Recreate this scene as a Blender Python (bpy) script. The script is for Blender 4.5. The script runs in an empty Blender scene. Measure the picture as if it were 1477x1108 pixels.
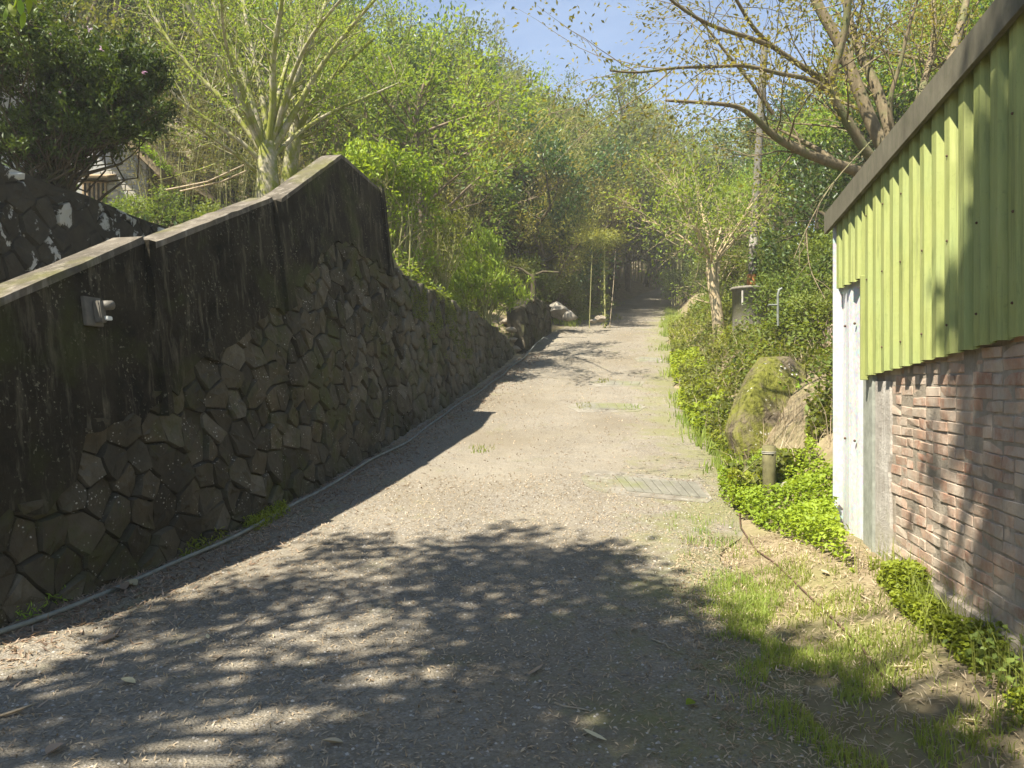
import bpy, bmesh, math, random
import numpy as np
from mathutils import Vector, Matrix, noise

random.seed(7)
rng = np.random.default_rng(7)
scene = bpy.context.scene
col = scene.collection

# ------------------------------------------------------------------ camera, sky, sun, exposure
F, CX, CY, EYE = 1067.0, 738.5, 554.0, 1.5
cam_data = bpy.data.cameras.new('camera')
cam_data.sensor_width = 36.0
cam_data.lens = 36.0 * F / 1477.0
cam_data.clip_start = 0.05
cam_data.clip_end = 2000
cam = bpy.data.objects.new('camera', cam_data)
cam.location = (0, 0, EYE)
cam.rotation_euler = (math.radians(90), 0, 0)
col.objects.link(cam)
scene.camera = cam

SUN = Vector((-0.485, -0.44, 1.0)).normalized()          # direction towards the sun
SUN_EL = math.asin(SUN.z)
SUN_AZ = math.atan2(SUN.x, SUN.y)                      # from +Y towards +X
world = bpy.data.worlds.new('World')
scene.world = world
world.use_nodes = True
wn = world.node_tree
for n_ in list(wn.nodes):
    wn.nodes.remove(n_)
w_out = wn.nodes.new('ShaderNodeOutputWorld')
w_bg = wn.nodes.new('ShaderNodeBackground')
w_sky = wn.nodes.new('ShaderNodeTexSky')
w_sky.sky_type = 'NISHITA'
w_sky.sun_disc = False
w_sky.sun_elevation = SUN_EL
w_sky.sun_rotation = SUN_AZ
w_sky.air_density = 1.0
w_sky.dust_density = 0.0
w_sky.ozone_density = 1.6
w_sky.altitude = 900.0
w_tc = wn.nodes.new('ShaderNodeTexCoord')
w_map = wn.nodes.new('ShaderNodeMapping')
w_map.inputs['Scale'].default_value = (1.0, 1.0, 2.2)
w_no = wn.nodes.new('ShaderNodeTexNoise')
w_no.inputs['Scale'].default_value = 5.0
w_no.inputs['Detail'].default_value = 7.0
w_no.inputs['Distortion'].default_value = 0.6
w_rmp = wn.nodes.new('ShaderNodeMapRange')
w_rmp.inputs['From Min'].default_value = 0.50
w_rmp.inputs['From Max'].default_value = 0.80
w_rmp.inputs['To Max'].default_value = 0.3
w_mix = wn.nodes.new('ShaderNodeMixRGB')
w_mix.inputs['Color2'].default_value = (3.6, 4.6, 6.2, 1)
wn.links.new(w_tc.outputs['Generated'], w_map.inputs['Vector'])
wn.links.new(w_map.outputs['Vector'], w_no.inputs['Vector'])
wn.links.new(w_no.outputs['Fac'], w_rmp.inputs['Value'])
wn.links.new(w_rmp.outputs['Result'], w_mix.inputs['Fac'])
wn.links.new(w_sky.outputs['Color'], w_mix.inputs['Color1'])
wn.links.new(w_mix.outputs['Color'], w_bg.inputs['Color'])
w_bg.inputs['Strength'].default_value = 0.07
wn.links.new(w_bg.outputs['Background'], w_out.inputs['Surface'])

sun_data = bpy.data.lights.new('sun', 'SUN')
sun_data.energy = 5.0
sun_data.angle = math.radians(0.55)
sun_data.color = (1.0, 0.93, 0.80)
sun = bpy.data.objects.new('sun', sun_data)
sun.rotation_euler = SUN.to_track_quat('Z', 'Y').to_euler()
sun.location = (-5, 10, 30)
col.objects.link(sun)

scene.view_settings.view_transform = 'Standard'
scene.view_settings.look = 'None'
scene.view_settings.gamma = 1.0
scene.view_settings.exposure = 1.72
scene.view_settings.use_curve_mapping = False
scene.cycles.use_denoising = True
scene.cycles.max_bounces = 8
scene.cycles.diffuse_bounces = 3
scene.cycles.glossy_bounces = 2
scene.cycles.transmission_bounces = 4
scene.cycles.transparent_max_bounces = 6
scene.cycles.volume_bounces = 0
scene.cycles.caustics_reflective = False
scene.cycles.caustics_refractive = False
scene.cycles.sample_clamp_indirect = 4.0


# ------------------------------------------------------------------ helpers
def tag(o, label=None, cat=None, group=None, kind=None):
    if label: o['label'] = label
    if cat: o['category'] = cat
    if group: o['group'] = group
    if kind: o['kind'] = kind
    return o


def ray(px, py):
    return (px - CX) / F, (CY - py) / F


def at(px, py, d):
    X, Z = ray(px, py)
    return Vector((X * d, d, EYE + Z * d))


def empty(name, loc=(0, 0, 0), rz=0.0):
    o = bpy.data.objects.new(name, None)
    o.location = loc
    o.rotation_euler = (0, 0, rz)
    o.empty_display_size = 0.1
    col.objects.link(o)
    return o


def mesh_np(name, V, faces, mat, smooth=False):
    """V (n,3); faces: list of (m,k) int arrays"""
    me = bpy.data.meshes.new(name)
    V = np.asarray(V, dtype=np.float32)
    me.vertices.add(len(V))
    me.vertices.foreach_set('co', V.ravel())
    faces = [np.asarray(f, dtype=np.int32) for f in faces if len(f)]
    loops = np.concatenate([f.ravel() for f in faces])
    tot = np.concatenate([np.full(len(f), f.shape[1], dtype=np.int32) for f in faces])
    start = np.concatenate([[0], np.cumsum(tot)[:-1]]).astype(np.int32)
    me.loops.add(len(loops))
    me.loops.foreach_set('vertex_index', loops)
    me.polygons.add(len(tot))
    me.polygons.foreach_set('loop_start', start)
    me.polygons.foreach_set('loop_total', tot)
    if smooth:
        me.polygons.foreach_set('use_smooth', np.ones(len(tot), dtype=bool))
    me.update(calc_edges=True)
    me.materials.append(mat)
    return me


def put(name, me, parent=None, loc=None):
    o = bpy.data.objects.new(name, me)
    if loc is not None:
        o.location = loc
    col.objects.link(o)
    if parent is not None:
        o.parent = parent
    return o


def pyd(name, verts, faces, mat, parent=None, smooth=False, loc=None):
    me = bpy.data.meshes.new(name)
    me.from_pydata([tuple(v) for v in verts], [], faces)
    if smooth:
        for p in me.polygons: p.use_smooth = True
    me.update()
    me.materials.append(mat)
    return put(name, me, parent, loc)


def bm_obj(name, bm, mat, parent=None, smooth=False, loc=None):
    me = bpy.data.meshes.new(name)
    bmesh.ops.recalc_face_normals(bm, faces=bm.faces)
    bm.to_mesh(me); bm.free()
    if smooth:
        for p in me.polygons: p.use_smooth = True
    me.materials.append(mat)
    return put(name, me, parent, loc)


def reparent_local(root, o):
    """children are built in world coordinates; express them in the root's frame"""
    o.parent = root
    o.matrix_parent_inverse = Matrix.Translation(root.location).inverted()


def copy_thing(root, loc, rz, scale, label=None, group=None):
    r = root.copy(); col.objects.link(r)
    r.location = loc; r.rotation_euler = (0, 0, rz); r.scale = scale
    if label: r['label'] = label
    if group: r['group'] = group
    for ch in list(root.children):
        c = ch.copy(); col.objects.link(c); c.parent = r
        for g in ch.children:
            d = g.copy(); col.objects.link(d); d.parent = c
    return r


def sm(a, b, x):
    t = np.clip((x - a) / (b - a), 0, 1)
    return t * t * (3 - 2 * t)


# ------------------------------------------------------------------ materials
class NB:
    def __init__(self, name):
        self.m = bpy.data.materials.new(name)
        self.m.use_nodes = True
        self.t = self.m.node_tree
        for n in list(self.t.nodes): self.t.nodes.remove(n)
        self.out = self.t.nodes.new('ShaderNodeOutputMaterial')
    def n(self, typ, **kw):
        nd = self.t.nodes.new('ShaderNode' + typ)
        for k, v in kw.items():
            if k in nd.inputs: nd.inputs[k].default_value = v
            else: setattr(nd, k, v)
        return nd
    def l(self, a, b): self.t.links.new(a, b)
    def coord(self, kind='Object', scale=(1, 1, 1)):
        tc = self.n('TexCoord'); mp = self.n('Mapping')
        mp.inputs['Scale'].default_value = scale
        if kind == 'World':
            g = self.n('NewGeometry'); self.l(g.outputs['Position'], mp.inputs['Vector'])
        else:
            self.l(tc.outputs[kind], mp.inputs['Vector'])
        return mp.outputs['Vector']
    def noise(self, vec, scale, detail=5, rough=0.6, dist=0.0):
        nd = self.n('TexNoise', Scale=scale, Detail=detail, Roughness=rough, Distortion=dist)
        self.l(vec, nd.inputs['Vector']); return nd.outputs['Fac']
    def ramp(self, fac, stops):
        r = self.n('ValToRGB')
        e = r.color_ramp.elements
        while len(e) < len(stops): e.new(0.5)
        for i, (p, c) in enumerate(stops):
            e[i].position = p
            e[i].color = (c[0], c[1], c[2], 1) if not isinstance(c, (int, float)) else (c, c, c, 1)
        self.l(fac, r.inputs['Fac']); return r.outputs['Color']
    def mix(self, fac, a, b, typ='MIX'):
        m = self.n('MixRGB', blend_type=typ)
        for s, i in ((fac, 'Fac'), (a, 'Color1'), (b, 'Color2')):
            if isinstance(s, bpy.types.NodeSocket): self.l(s, m.inputs[i])
            elif isinstance(s, (int, float)): m.inputs[i].default_value = s if i == 'Fac' else (s, s, s, 1)
            else: m.inputs[i].default_value = (s[0], s[1], s[2], 1)
        return m.outputs['Color']
    def math(self, op, a, b=0.0):
        m = self.n('Math', operation=op)
        for s, i in ((a, 0), (b, 1)):
            if isinstance(s, bpy.types.NodeSocket): self.l(s, m.inputs[i])
            else: m.inputs[i].default_value = s
        return m.outputs[0]
    def bump(self, h, strength=0.5, dist=0.02):
        b = self.n('Bump', Strength=strength, Distance=dist)
        self.l(h, b.inputs['Height']); return b.outputs['Normal']
    def finish(self, color, rough=0.9, normal=None, metal=0.0, spec=0.3):
        p = self.n('BsdfPrincipled', Metallic=metal)
        p.inputs['Specular IOR Level'].default_value = spec
        if isinstance(color, bpy.types.NodeSocket): self.l(color, p.inputs['Base Color'])
        else: p.inputs['Base Color'].default_value = (*color, 1)
        if isinstance(rough, bpy.types.NodeSocket): self.l(rough, p.inputs['Roughness'])
        else: p.inputs['Roughness'].default_value = rough
        if normal is not None: self.l(normal, p.inputs['Normal'])
        self.l(p.outputs['BSDF'], self.out.inputs['Surface'])
        return self.m


def foliage(name, c_dark, c_mid, c_light, trans=0.4, rough=0.55, tint=(1.25, 1.15, 0.5), spec=0.3):
    b = NB(name)
    g = b.n('NewGeometry'); oi = b.n('ObjectInfo')
    r = b.ramp(g.outputs['Random Per Island'], [(0.0, c_dark), (0.5, c_mid), (1.0, c_light)])
    nz = b.noise(b.coord('World'), 0.9, 3)
    r = b.mix(0.55, r, b.ramp(nz, [(0.35, c_dark), (0.65, c_light)]))
    hs = b.n('HueSaturation')
    hs.inputs['Hue'].default_value = 0.5
    b.l(b.math('ADD', b.math('MULTIPLY', oi.outputs['Random'], 0.5), 0.78), hs.inputs['Value'])
    b.l(b.math('ADD', b.math('MULTIPLY', oi.outputs['Random'], 0.05), 0.475), hs.inputs['Hue'])
    b.l(r, hs.inputs['Color'])
    p = b.n('BsdfPrincipled', Roughness=rough)
    p.inputs['Specular IOR Level'].default_value = spec
    b.l(hs.outputs['Color'], p.inputs['Base Color'])
    t = b.n('BsdfTranslucent')
    b.l(b.mix(1.0, hs.outputs['Color'], tint, 'MULTIPLY'), t.inputs['Color'])
    ms = b.n('MixShader'); ms.inputs['Fac'].default_value = trans
    b.l(p.outputs['BSDF'], ms.inputs[1]); b.l(t.outputs['BSDF'], ms.inputs[2])
    b.l(ms.outputs['Shader'], b.out.inputs['Surface'])
    return b.m


M = {}
M['leaf_dark'] = foliage('leaf_dark', (0.022, 0.05, 0.012), (0.045, 0.09, 0.02), (0.09, 0.15, 0.03), 0.38, 0.42, spec=0.5)
M['leaf_mid'] = foliage('leaf_mid', (0.06, 0.09, 0.018), (0.12, 0.165, 0.03), (0.20, 0.235, 0.05), 0.45)
M['leaf_olive'] = foliage('leaf_olive', (0.11, 0.12, 0.025), (0.20, 0.20, 0.045), (0.30, 0.27, 0.075), 0.45)
M['leaf_light'] = foliage('leaf_light', (0.10, 0.16, 0.02), (0.18, 0.26, 0.035), (0.28, 0.34, 0.06), 0.5)
M['leaf_spring'] = foliage('leaf_spring', (0.15, 0.24, 0.02), (0.23, 0.35, 0.03), (0.33, 0.44, 0.05), 0.45)
M['leaf_azalea'] = foliage('leaf_azalea', (0.022, 0.05, 0.008), (0.05, 0.10, 0.014), (0.10, 0.17, 0.025), 0.35, 0.5)
M['leaf_weed'] = foliage('leaf_weed', (0.13, 0.20, 0.014), (0.22, 0.31, 0.025), (0.32, 0.41, 0.045), 0.45)
M['leaf_bamboo'] = foliage('leaf_bamboo', (0.08, 0.10, 0.022), (0.15, 0.17, 0.04), (0.27, 0.25, 0.08), 0.45)
M['leaf_grass'] = foliage('leaf_grass', (0.14, 0.20, 0.03), (0.22, 0.29, 0.045), (0.36, 0.38, 0.10), 0.45)
M['leaf_dry'] = foliage('leaf_dry', (0.17, 0.12, 0.07), (0.36, 0.28, 0.17), (0.60, 0.50, 0.34), 0.2, tint=(1, 0.9, 0.7))
M['petal'] = foliage('petal', (0.40, 0.16, 0.30), (0.5, 0.35, 0.44), (0.55, 0.5, 0.52), 0.4, tint=(1, 1, 1))


def m_bark(name, c1, c2, moss=None, moss_amt=0.5):
    b = NB(name)
    v = b.coord('World', (1, 1, 0.35))
    n1 = b.noise(v, 14, 8, 0.7)
    c = b.ramp(n1, [(0.3, c1), (0.7, c2)])
    if moss:
        n2 = b.noise(b.coord('World'), 3.2, 6, 0.65)
        lo = 0.62 - 0.3 * moss_amt
        c = b.mix(b.ramp(n2, [(lo, 0.0), (lo + 0.12, 1.0)]), c, moss)
    return b.finish(c, 0.95, b.bump(n1, 0.6, 0.03), spec=0.15)


M['bark'] = m_bark('bark', (0.10, 0.075, 0.05), (0.24, 0.19, 0.13))
M['bark_tan'] = m_bark('bark_tan', (0.085, 0.068, 0.040), (0.22, 0.175, 0.105), (0.12, 0.125, 0.055), 0.35)
M['bark_moss'] = m_bark('bark_moss', (0.20, 0.18, 0.11), (0.42, 0.38, 0.27), (0.20, 0.215, 0.04), 0.62)
M['bark_pale'] = m_bark('bark_pale', (0.34, 0.26, 0.15), (0.58, 0.47, 0.30))
M['bark_dark'] = m_bark('bark_dark', (0.035, 0.028, 0.018), (0.10, 0.08, 0.05), (0.08, 0.09, 0.025), 0.35)
M['culm'] = m_bark('culm', (0.16, 0.17, 0.06), (0.34, 0.31, 0.14))
M['stick'] = m_bark('stick', (0.25, 0.19, 0.12), (0.48, 0.40, 0.28))


def m_stone():
    b = NB('wall_stone')
    oi = b.n('ObjectInfo')
    v = b.coord('World')
    n1 = b.noise(v, 5.5, 8, 0.68)
    n2 = b.noise(v, 38, 5, 0.7)
    base = b.ramp(oi.outputs['Random'], [(0, (0.045, 0.039, 0.027)), (0.3, (0.072, 0.062, 0.042)), (0.55, (0.098, 0.088, 0.062)), (0.8, (0.11, 0.090, 0.058)), (1, (0.17, 0.155, 0.12))])
    c = b.mix(b.ramp(n1, [(0.3, 0.0), (0.72, 1.0)]), b.mix(1.0, base, (0.5, 0.47, 0.42), 'MULTIPLY'), base)
    c = b.mix(b.ramp(n2, [(0.3, 0.35), (0.7, 0.0)]), c, (0.05, 0.045, 0.03))
    # lichen specks
    vo = b.n('TexVoronoi', Scale=30.0); b.l(v, vo.inputs['Vector'])
    sp = b.math('MULTIPLY', b.ramp(vo.outputs['Distance'], [(0.16, 1.0), (0.26, 0.0)]),
                b.ramp(b.noise(v, 6, 4), [(0.52, 0.0), (0.62, 1.0)]))
    c = b.mix(sp, c, (0.38, 0.36, 0.30))
    # moss creeping from joints
    ms = b.ramp(b.noise(v, 1.6, 7, 0.7), [(0.49, 0.0), (0.64, 0.85)])
    c = b.mix(ms, c, (0.055, 0.060, 0.016))
    st = b.ramp(b.noise(b.coord('World', (1, 1, .5)), 1.15, 7, 0.72), [(0.52, 0.0), (0.66, 0.75)])
    c = b.mix(st, c, (0.026, 0.022, 0.014))
    h = b.math('ADD', n1, b.math('MULTIPLY', n2, 0.35))
    return b.finish(c, 0.93, b.bump(h, 0.75, 0.03), spec=0.2)


M['stone'] = m_stone()


def m_plaster(name, dark, mid, light, light_lo=0.60, speck=True, moss=(0.05, 0.055, 0.016)):
    b = NB(name)
    v = b.coord('World')
    vs = b.coord('World', (3.5, 3.5, 0.45))
    n1 = b.noise(v, 2.2, 8, 0.7)
    n2 = b.noise(vs, 3.0, 7, 0.7)
    n3 = b.noise(v, 28, 6, 0.75)
    c = b.ramp(n1, [(0.3, dark), (0.62, mid)])
    c = b.mix(b.ramp(n2, [(light_lo, 0.0), (light_lo + 0.18, 0.8)]), c, light)
    c = b.mix(b.ramp(b.noise(v, 1.3, 6), [(0.5, 0.0), (0.66, 0.8)]), c, moss)
    if speck:
        sp = b.math('MULTIPLY', b.ramp(b.noise(v, 34, 3, 0.6), [(0.60, 0.0), (0.66, 1.0)]),
                    b.ramp(b.noise(b.coord('World', (1.5, 1.5, .8)), 2.4, 6, 0.75), [(0.46, 0.0), (0.64, 1.0)]))
        c = b.mix(sp, c, (0.22, 0.20, 0.14))
    h = b.math('ADD', n3, n1)
    return b.finish(c, 0.95, b.bump(h, 0.7, 0.03), spec=0.12)


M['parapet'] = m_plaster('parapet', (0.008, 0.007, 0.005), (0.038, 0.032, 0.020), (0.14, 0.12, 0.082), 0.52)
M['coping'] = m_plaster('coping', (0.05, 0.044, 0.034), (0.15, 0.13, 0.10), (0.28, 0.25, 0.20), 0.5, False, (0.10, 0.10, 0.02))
M['mortar'] = m_plaster('mortar', (0.022, 0.019, 0.012), (0.05, 0.043, 0.029), (0.10, 0.09, 0.065), 0.55, False)
M['concrete'] = m_plaster('concrete', (0.13, 0.115, 0.09), (0.23, 0.21, 0.17), (0.32, 0.30, 0.25), 0.5, False, (0.16, 0.16, 0.08))
M['concrete_pale'] = m_plaster('concrete_pale', (0.30, 0.27, 0.23), (0.44, 0.41, 0.36), (0.58, 0.55, 0.49), 0.5, False, (0.24, 0.23, 0.13))


def m_lichen_wall():
    b = NB('lichen_stone')
    v = b.coord('World')
    n1 = b.noise(v, 3.0, 8, 0.7)
    oi = b.n('ObjectInfo')
    c = b.ramp(n1, [(0.3, (0.014, 0.014, 0.011)), (0.7, (0.045, 0.042, 0.032))])
    f = b.ramp(b.math('ADD', b.noise(v, 3.2, 6, 0.62, 0.3), b.math('MULTIPLY', oi.outputs['Random'], 0.16)), [(0.66, 0.0), (0.70, 0.8)])
    c = b.mix(f, c, (0.42, 0.44, 0.43))
    return b.finish(c, 0.95, b.bump(n1, 0.6, 0.03), spec=0.1)


M['lichen_stone'] = m_lichen_wall()


def m_brick():
    b = NB('old_brick')
    oi = b.n('ObjectInfo'); v = b.coord('World')
    base = b.ramp(oi.outputs['Random'], [(0, (0.27, 0.135, 0.085)), (0.3, (0.35, 0.19, 0.125)), (0.55, (0.40, 0.24, 0.16)), (0.8, (0.45, 0.30, 0.21)), (1, (0.43, 0.33, 0.25))])
    n1 = b.noise(v, 16, 8, 0.75)
    c = b.mix(b.ramp(n1, [(0.35, 0.55), (0.6, 0.0)]), base, (0.27, 0.22, 0.165))
    # lime bloom and mortar smears
    n2 = b.noise(b.coord('World', (1, 1, 0.7)), 5.0, 8, 0.72)
    c = b.mix(b.ramp(n2, [(0.40, 0.0), (0.60, 0.8)]), c, (0.47, 0.40, 0.315))
    c = b.mix(b.ramp(b.noise(v, 2.1, 5), [(0.54, 0.0), (0.72, 0.7)]), c, (0.30, 0.27, 0.21))
    h = b.math('ADD', n1, b.math('MULTIPLY', b.noise(v, 60, 4), 0.5))
    return b.finish(c, 0.95, b.bump(h, 0.6, 0.012), spec=0.15)


M['brick'] = m_brick()
M['brick_mortar'] = m_plaster('brick_mortar', (0.22, 0.185, 0.14), (0.36, 0.31, 0.245), (0.47, 0.41, 0.33), 0.5, False, (0.22, 0.19, 0.14))


def m_green_metal():
    b = NB('green_painted_steel')
    v = b.coord('World')
    n1 = b.noise(b.coord('World', (6, 6, 0.7)), 3.0, 7, 0.7)
    n2 = b.noise(v, 40, 4)
    sep = b.n('SeparateXYZ'); b.l(v, sep.inputs[0])
    c = b.ramp(n1, [(0.30, (0.17, 0.20, 0.062)), (0.45, (0.27, 0.30, 0.095)), (0.60, (0.30, 0.325, 0.11)), (0.78, (0.38, 0.385, 0.17))])
    c = b.mix(b.ramp(b.noise(v, 1.7, 5), [(0.45, 0.0), (0.7, 0.5)]), c, (0.24, 0.30, 0.12))
    c = b.mix(b.ramp(n2, [(0.62, 0.0), (0.75, 0.35)]), c, (0.10, 0.12, 0.04))
    gr = b.noise(b.coord('World', (14, 14, 0.5)), 2.2, 6, 0.7)
    c = b.mix(b.ramp(gr, [(0.52, 0.0), (0.72, 0.6)]), c, (0.105, 0.115, 0.05))
    hz_ = b.noise(v, 2.4, 3)
    return b.finish(c, b.ramp(n1, [(0.3, 0.5), (0.7, 0.75)]), b.bump(b.math('ADD', b.math('MULTIPLY', n2, .2), hz_), 0.10, 0.05), spec=0.3)


M['green_metal'] = m_green_metal()


def m_fascia():
    b = NB('fascia_weathered')
    v = b.coord('World')
    n1 = b.noise(b.coord('World', (2, 2, 0.6)), 4.0, 8, 0.72)
    n2 = b.noise(v, 22, 5)
    c = b.ramp(n1, [(0.3, (0.075, 0.068, 0.046)), (0.7, (0.165, 0.15, 0.105))])
    c = b.mix(b.ramp(n2, [(0.5, 0.0), (0.7, 0.5)]), c, (0.085, 0.088, 0.05))
    return b.finish(c, 0.8, b.bump(n2, 0.2, 0.006), spec=0.25)


M['fascia'] = m_fascia()


def m_galv():
    b = NB('galvanised_steel')
    v = b.coord('World')
    vo = b.n('TexVoronoi', Scale=45.0); b.l(v, vo.inputs['Vector'])
    n1 = b.noise(b.coord('World', (4, 4, 0.6)), 3, 6)
    c = b.mix(0.3, b.ramp(n1, [(0.3, (0.40, 0.41, 0.40)), (0.7, (0.56, 0.57, 0.57))]), vo.outputs['Color'], 'SOFT_LIGHT')
    return b.finish(c, 0.5, b.bump(n1, 0.05, 0.005), metal=0.0, spec=0.5)


M['galv'] = m_galv()


def m_plain(name, c, rough=0.7, var=0.25, metal=0.0, scale=12):
    b = NB(name)
    n1 = b.noise(b.coord('World'), scale, 6, 0.65)
    cc = b.ramp(n1, [(0.3, tuple(x * (1 - var) for x in c)), (0.7, tuple(min(1, x * (1 + var)) for x in c))])
    return b.finish(cc, rough, b.bump(n1, 0.15, 0.01), metal=metal)


M['pipe'] = m_plain('grey_pipe', (0.17, 0.18, 0.155), 0.6, 0.35)
M['white_plastic'] = m_plain('white_plastic', (0.62, 0.63, 0.60), 0.5)
M['grey_plastic'] = m_plain('grey_plastic', (0.12, 0.11, 0.09), 0.6)
M['wood'] = m_plain('old_wood', (0.27, 0.20, 0.12), 0.9, 0.4)
M['post_wood'] = m_plain('post_wood', (0.11, 0.10, 0.045), 0.9, 0.4)
M['rust'] = m_plain('rust', (0.085, 0.05, 0.032), 0.95, 0.4)
M['rust_orange'] = m_plain('rust_orange', (0.42, 0.18, 0.06), 0.95, 0.4)
M['dark'] = m_plain('dark_interior', (0.02, 0.02, 0.018), 0.9)
M['pole'] = m_plain('pole_concrete', (0.13, 0.12, 0.10), 0.9, 0.25)
M['white_wall'] = m_plain('white_wall', (0.28, 0.28, 0.26), 0.9, 0.12)
M['tile_stone'] = None
M['roof'] = m_plain('roof_soffit', (0.17, 0.13, 0.075), 0.9, 0.45)
M['flashing'] = m_plain('flashing', (0.25, 0.26, 0.22), 0.6, 0.3)
M['wire'] = m_plain('wire', (0.34, 0.32, 0.27), 0.6)


def m_tile():
    b = NB('house_stone_tile')
    oi = b.n('ObjectInfo')
    c = b.ramp(oi.outputs['Random'], [(0, (0.22, 0.22, 0.20)), (0.5, (0.32, 0.31, 0.28)), (0.8, (0.38, 0.34, 0.27)), (1, (0.28, 0.27, 0.25))])
    n1 = b.noise(b.coord('World'), 14, 6)
    c = b.mix(b.ramp(n1, [(0.3, 0.3), (0.7, 0.0)]), c, (0.15, 0.15, 0.13))
    return b.finish(c, 0.9, b.bump(n1, 0.4, 0.01))


M['tile_stone'] = m_tile()


def m_rock(name, c1, c2, moss, amt):
    b = NB(name)
    v = b.coord('World')
    n1 = b.noise(b.coord('World', (1, 1, 0.6)), 5, 9, 0.72)
    c = b.ramp(n1, [(0.28, c1), (0.72, c2)])
    g = b.n('NewGeometry')
    n2 = b.noise(b.coord('World', (1.0, 1.0, 0.5)), 2.6, 8, 0.75)
    lo = 0.66 - 0.34 * amt
    c = b.mix(b.ramp(n2, [(lo, 0.0), (lo + 0.14, 1.0)]), c, moss)
    vo = b.n('TexVoronoi', Scale=16.0); b.l(v, vo.inputs['Vector'])
    sp = b.math('MULTIPLY', b.ramp(vo.outputs['Distance'], [(0.2, 1.0), (0.3, 0.0)]), b.ramp(b.noise(v, 3, 4), [(0.55, 0.0), (0.62, 1.0)]))
    c = b.mix(sp, c, (0.5, 0.48, 0.42))
    return b.finish(c, 0.95, b.bump(b.math('ADD', n1, b.noise(v, 30, 5)), 0.7, 0.03), spec=0.15)


M['rock_moss'] = m_rock('rock_moss', (0.07, 0.055, 0.035), (0.16, 0.13, 0.085), (0.125, 0.128, 0.022), 0.78)
M['rock'] = m_rock('rock', (0.16, 0.14, 0.11), (0.36, 0.33, 0.27), (0.13, 0.14, 0.04), 0.2)
M['rock_pale'] = m_rock('rock_pale', (0.20, 0.165, 0.12), (0.38, 0.33, 0.26), (0.2, 0.19, 0.09), 0.1)


def m_road():
    b = NB('road_surface')
    v = b.coord('World')
    vo = b.n('TexVoronoi', Scale=75.0); b.l(v, vo.inputs['Vector'])
    vo2 = b.n('TexVoronoi', Scale=28.0); b.l(v, vo2.inputs['Vector'])
    n1 = b.noise(v, 1.1, 8, 0.7)
    n2 = b.noise(v, 9, 8, 0.75)
    n3 = b.noise(v, 0.45, 5, 0.6)
    agg = b.ramp(vo.outputs['Color'], [(0.1, (0.09, 0.082, 0.07)), (0.5, (0.16, 0.147, 0.125)), (0.85, (0.26, 0.24, 0.205)), (1.0, (0.44, 0.41, 0.36))])
    c = b.mix(b.ramp(n2, [(0.35, 0.15), (0.7, 0.7)]), agg, (0.205, 0.172, 0.118))
    c = b.mix(b.ramp(n1, [(0.42, 0.0), (0.7, 0.6)]), c, (0.265, 0.235, 0.18))
    c = b.mix(b.ramp(n3, [(0.46, 0.0), (0.66, 0.6)]), c, (0.15, 0.125, 0.085))

    c = b.mix(b.ramp(vo2.outputs['Distance'], [(0.05, 0.5), (0.16, 0.0)]), c, (0.40, 0.37, 0.31))
    # mossy film, by patches and towards the verge
    at_ = b.n('Attribute'); at_.attribute_name = 'edge'
    mo = b.math('ADD', b.noise(v, 1.7, 7, 0.75), b.math('MULTIPLY', at_.outputs['Fac'], 0.25))
    c = b.mix(b.ramp(mo, [(0.58, 0.0), (0.78, 0.75)]), c, (0.165, 0.165, 0.07))
    h = b.math('ADD', b.math('MULTIPLY', vo.outputs['Distance'], 0.8), n2)
    return b.finish(c, 0.95, b.bump(h, 0.9, 0.012), spec=0.15)


M['road'] = m_road()


def m_soil():
    b = NB('forest_soil')
    v = b.coord('World')
    n1 = b.noise(v, 3.5, 9, 0.75); n2 = b.noise(v, 0.8, 6, 0.65)
    c = b.ramp(n1, [(0.3, (0.11, 0.085, 0.052)), (0.55, (0.23, 0.185, 0.115)), (0.75, (0.36, 0.30, 0.20))])
    c = b.mix(b.ramp(n2, [(0.48, 0.0), (0.66, 0.75)]), c, (0.18, 0.175, 0.065))
    return b.finish(c, 0.97, b.bump(n1, 0.9, 0.04), spec=0.1)


M['soil'] = m_soil()


# ------------------------------------------------------------------ terrain functions
TY = np.arange(-30, 420, 0.1)


def table(knots, smooth):
    ks = np.array(knots, float)
    t = np.interp(TY, ks[:, 0], ks[:, 1])
    k = int(smooth / 0.1)
    pad = np.concatenate([np.full(k, t[0]), t, np.full(k, t[-1])])
    t2 = np.convolve(pad, np.ones(2 * k + 1) / (2 * k + 1), 'valid')
    t2[:k] = t[:k]
    return t2


P_T = table([(-30, -1.2), (0, 0), (4, 0), (6.8, .12), (9.3, .42), (13.1, 1.02), (19.5, 2.18), (24, 3.15), (42, 5.9), (62, 10.1), (90, 16), (160, 30), (420, 60)], 1.0)
L_T = table([(-30, -10.69), (19.5, .2), (23.8, 1.26), (42, 5.57), (62, 13.7), (90, 28), (160, 62), (420, 190)], 0.8)
R_T = table([(-30, 1.2), (3, 1.35), (5, 1.55), (6.8, 2.05), (9.3, 2.76), (13.3, 3.13), (24, 5.1), (42, 9.1), (62, 16.6), (90, 31.5), (160, 65.5), (420, 195)], 0.8)
P = lambda y: np.interp(y, TY, P_T)
XL = lambda y: np.interp(y, TY, L_T)
XR = lambda y: np.interp(y, TY, R_T)


def lump(x, y):
    return (np.sin(x * 2.1 + 1.3 * np.sin(y * 1.1)) * np.sin(y * 1.7 + x * .6) * 0.5
            + np.sin(x * 5.3 + y * 2.2) * np.sin(y * 4.1 - x * 1.9) * 0.25)


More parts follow.
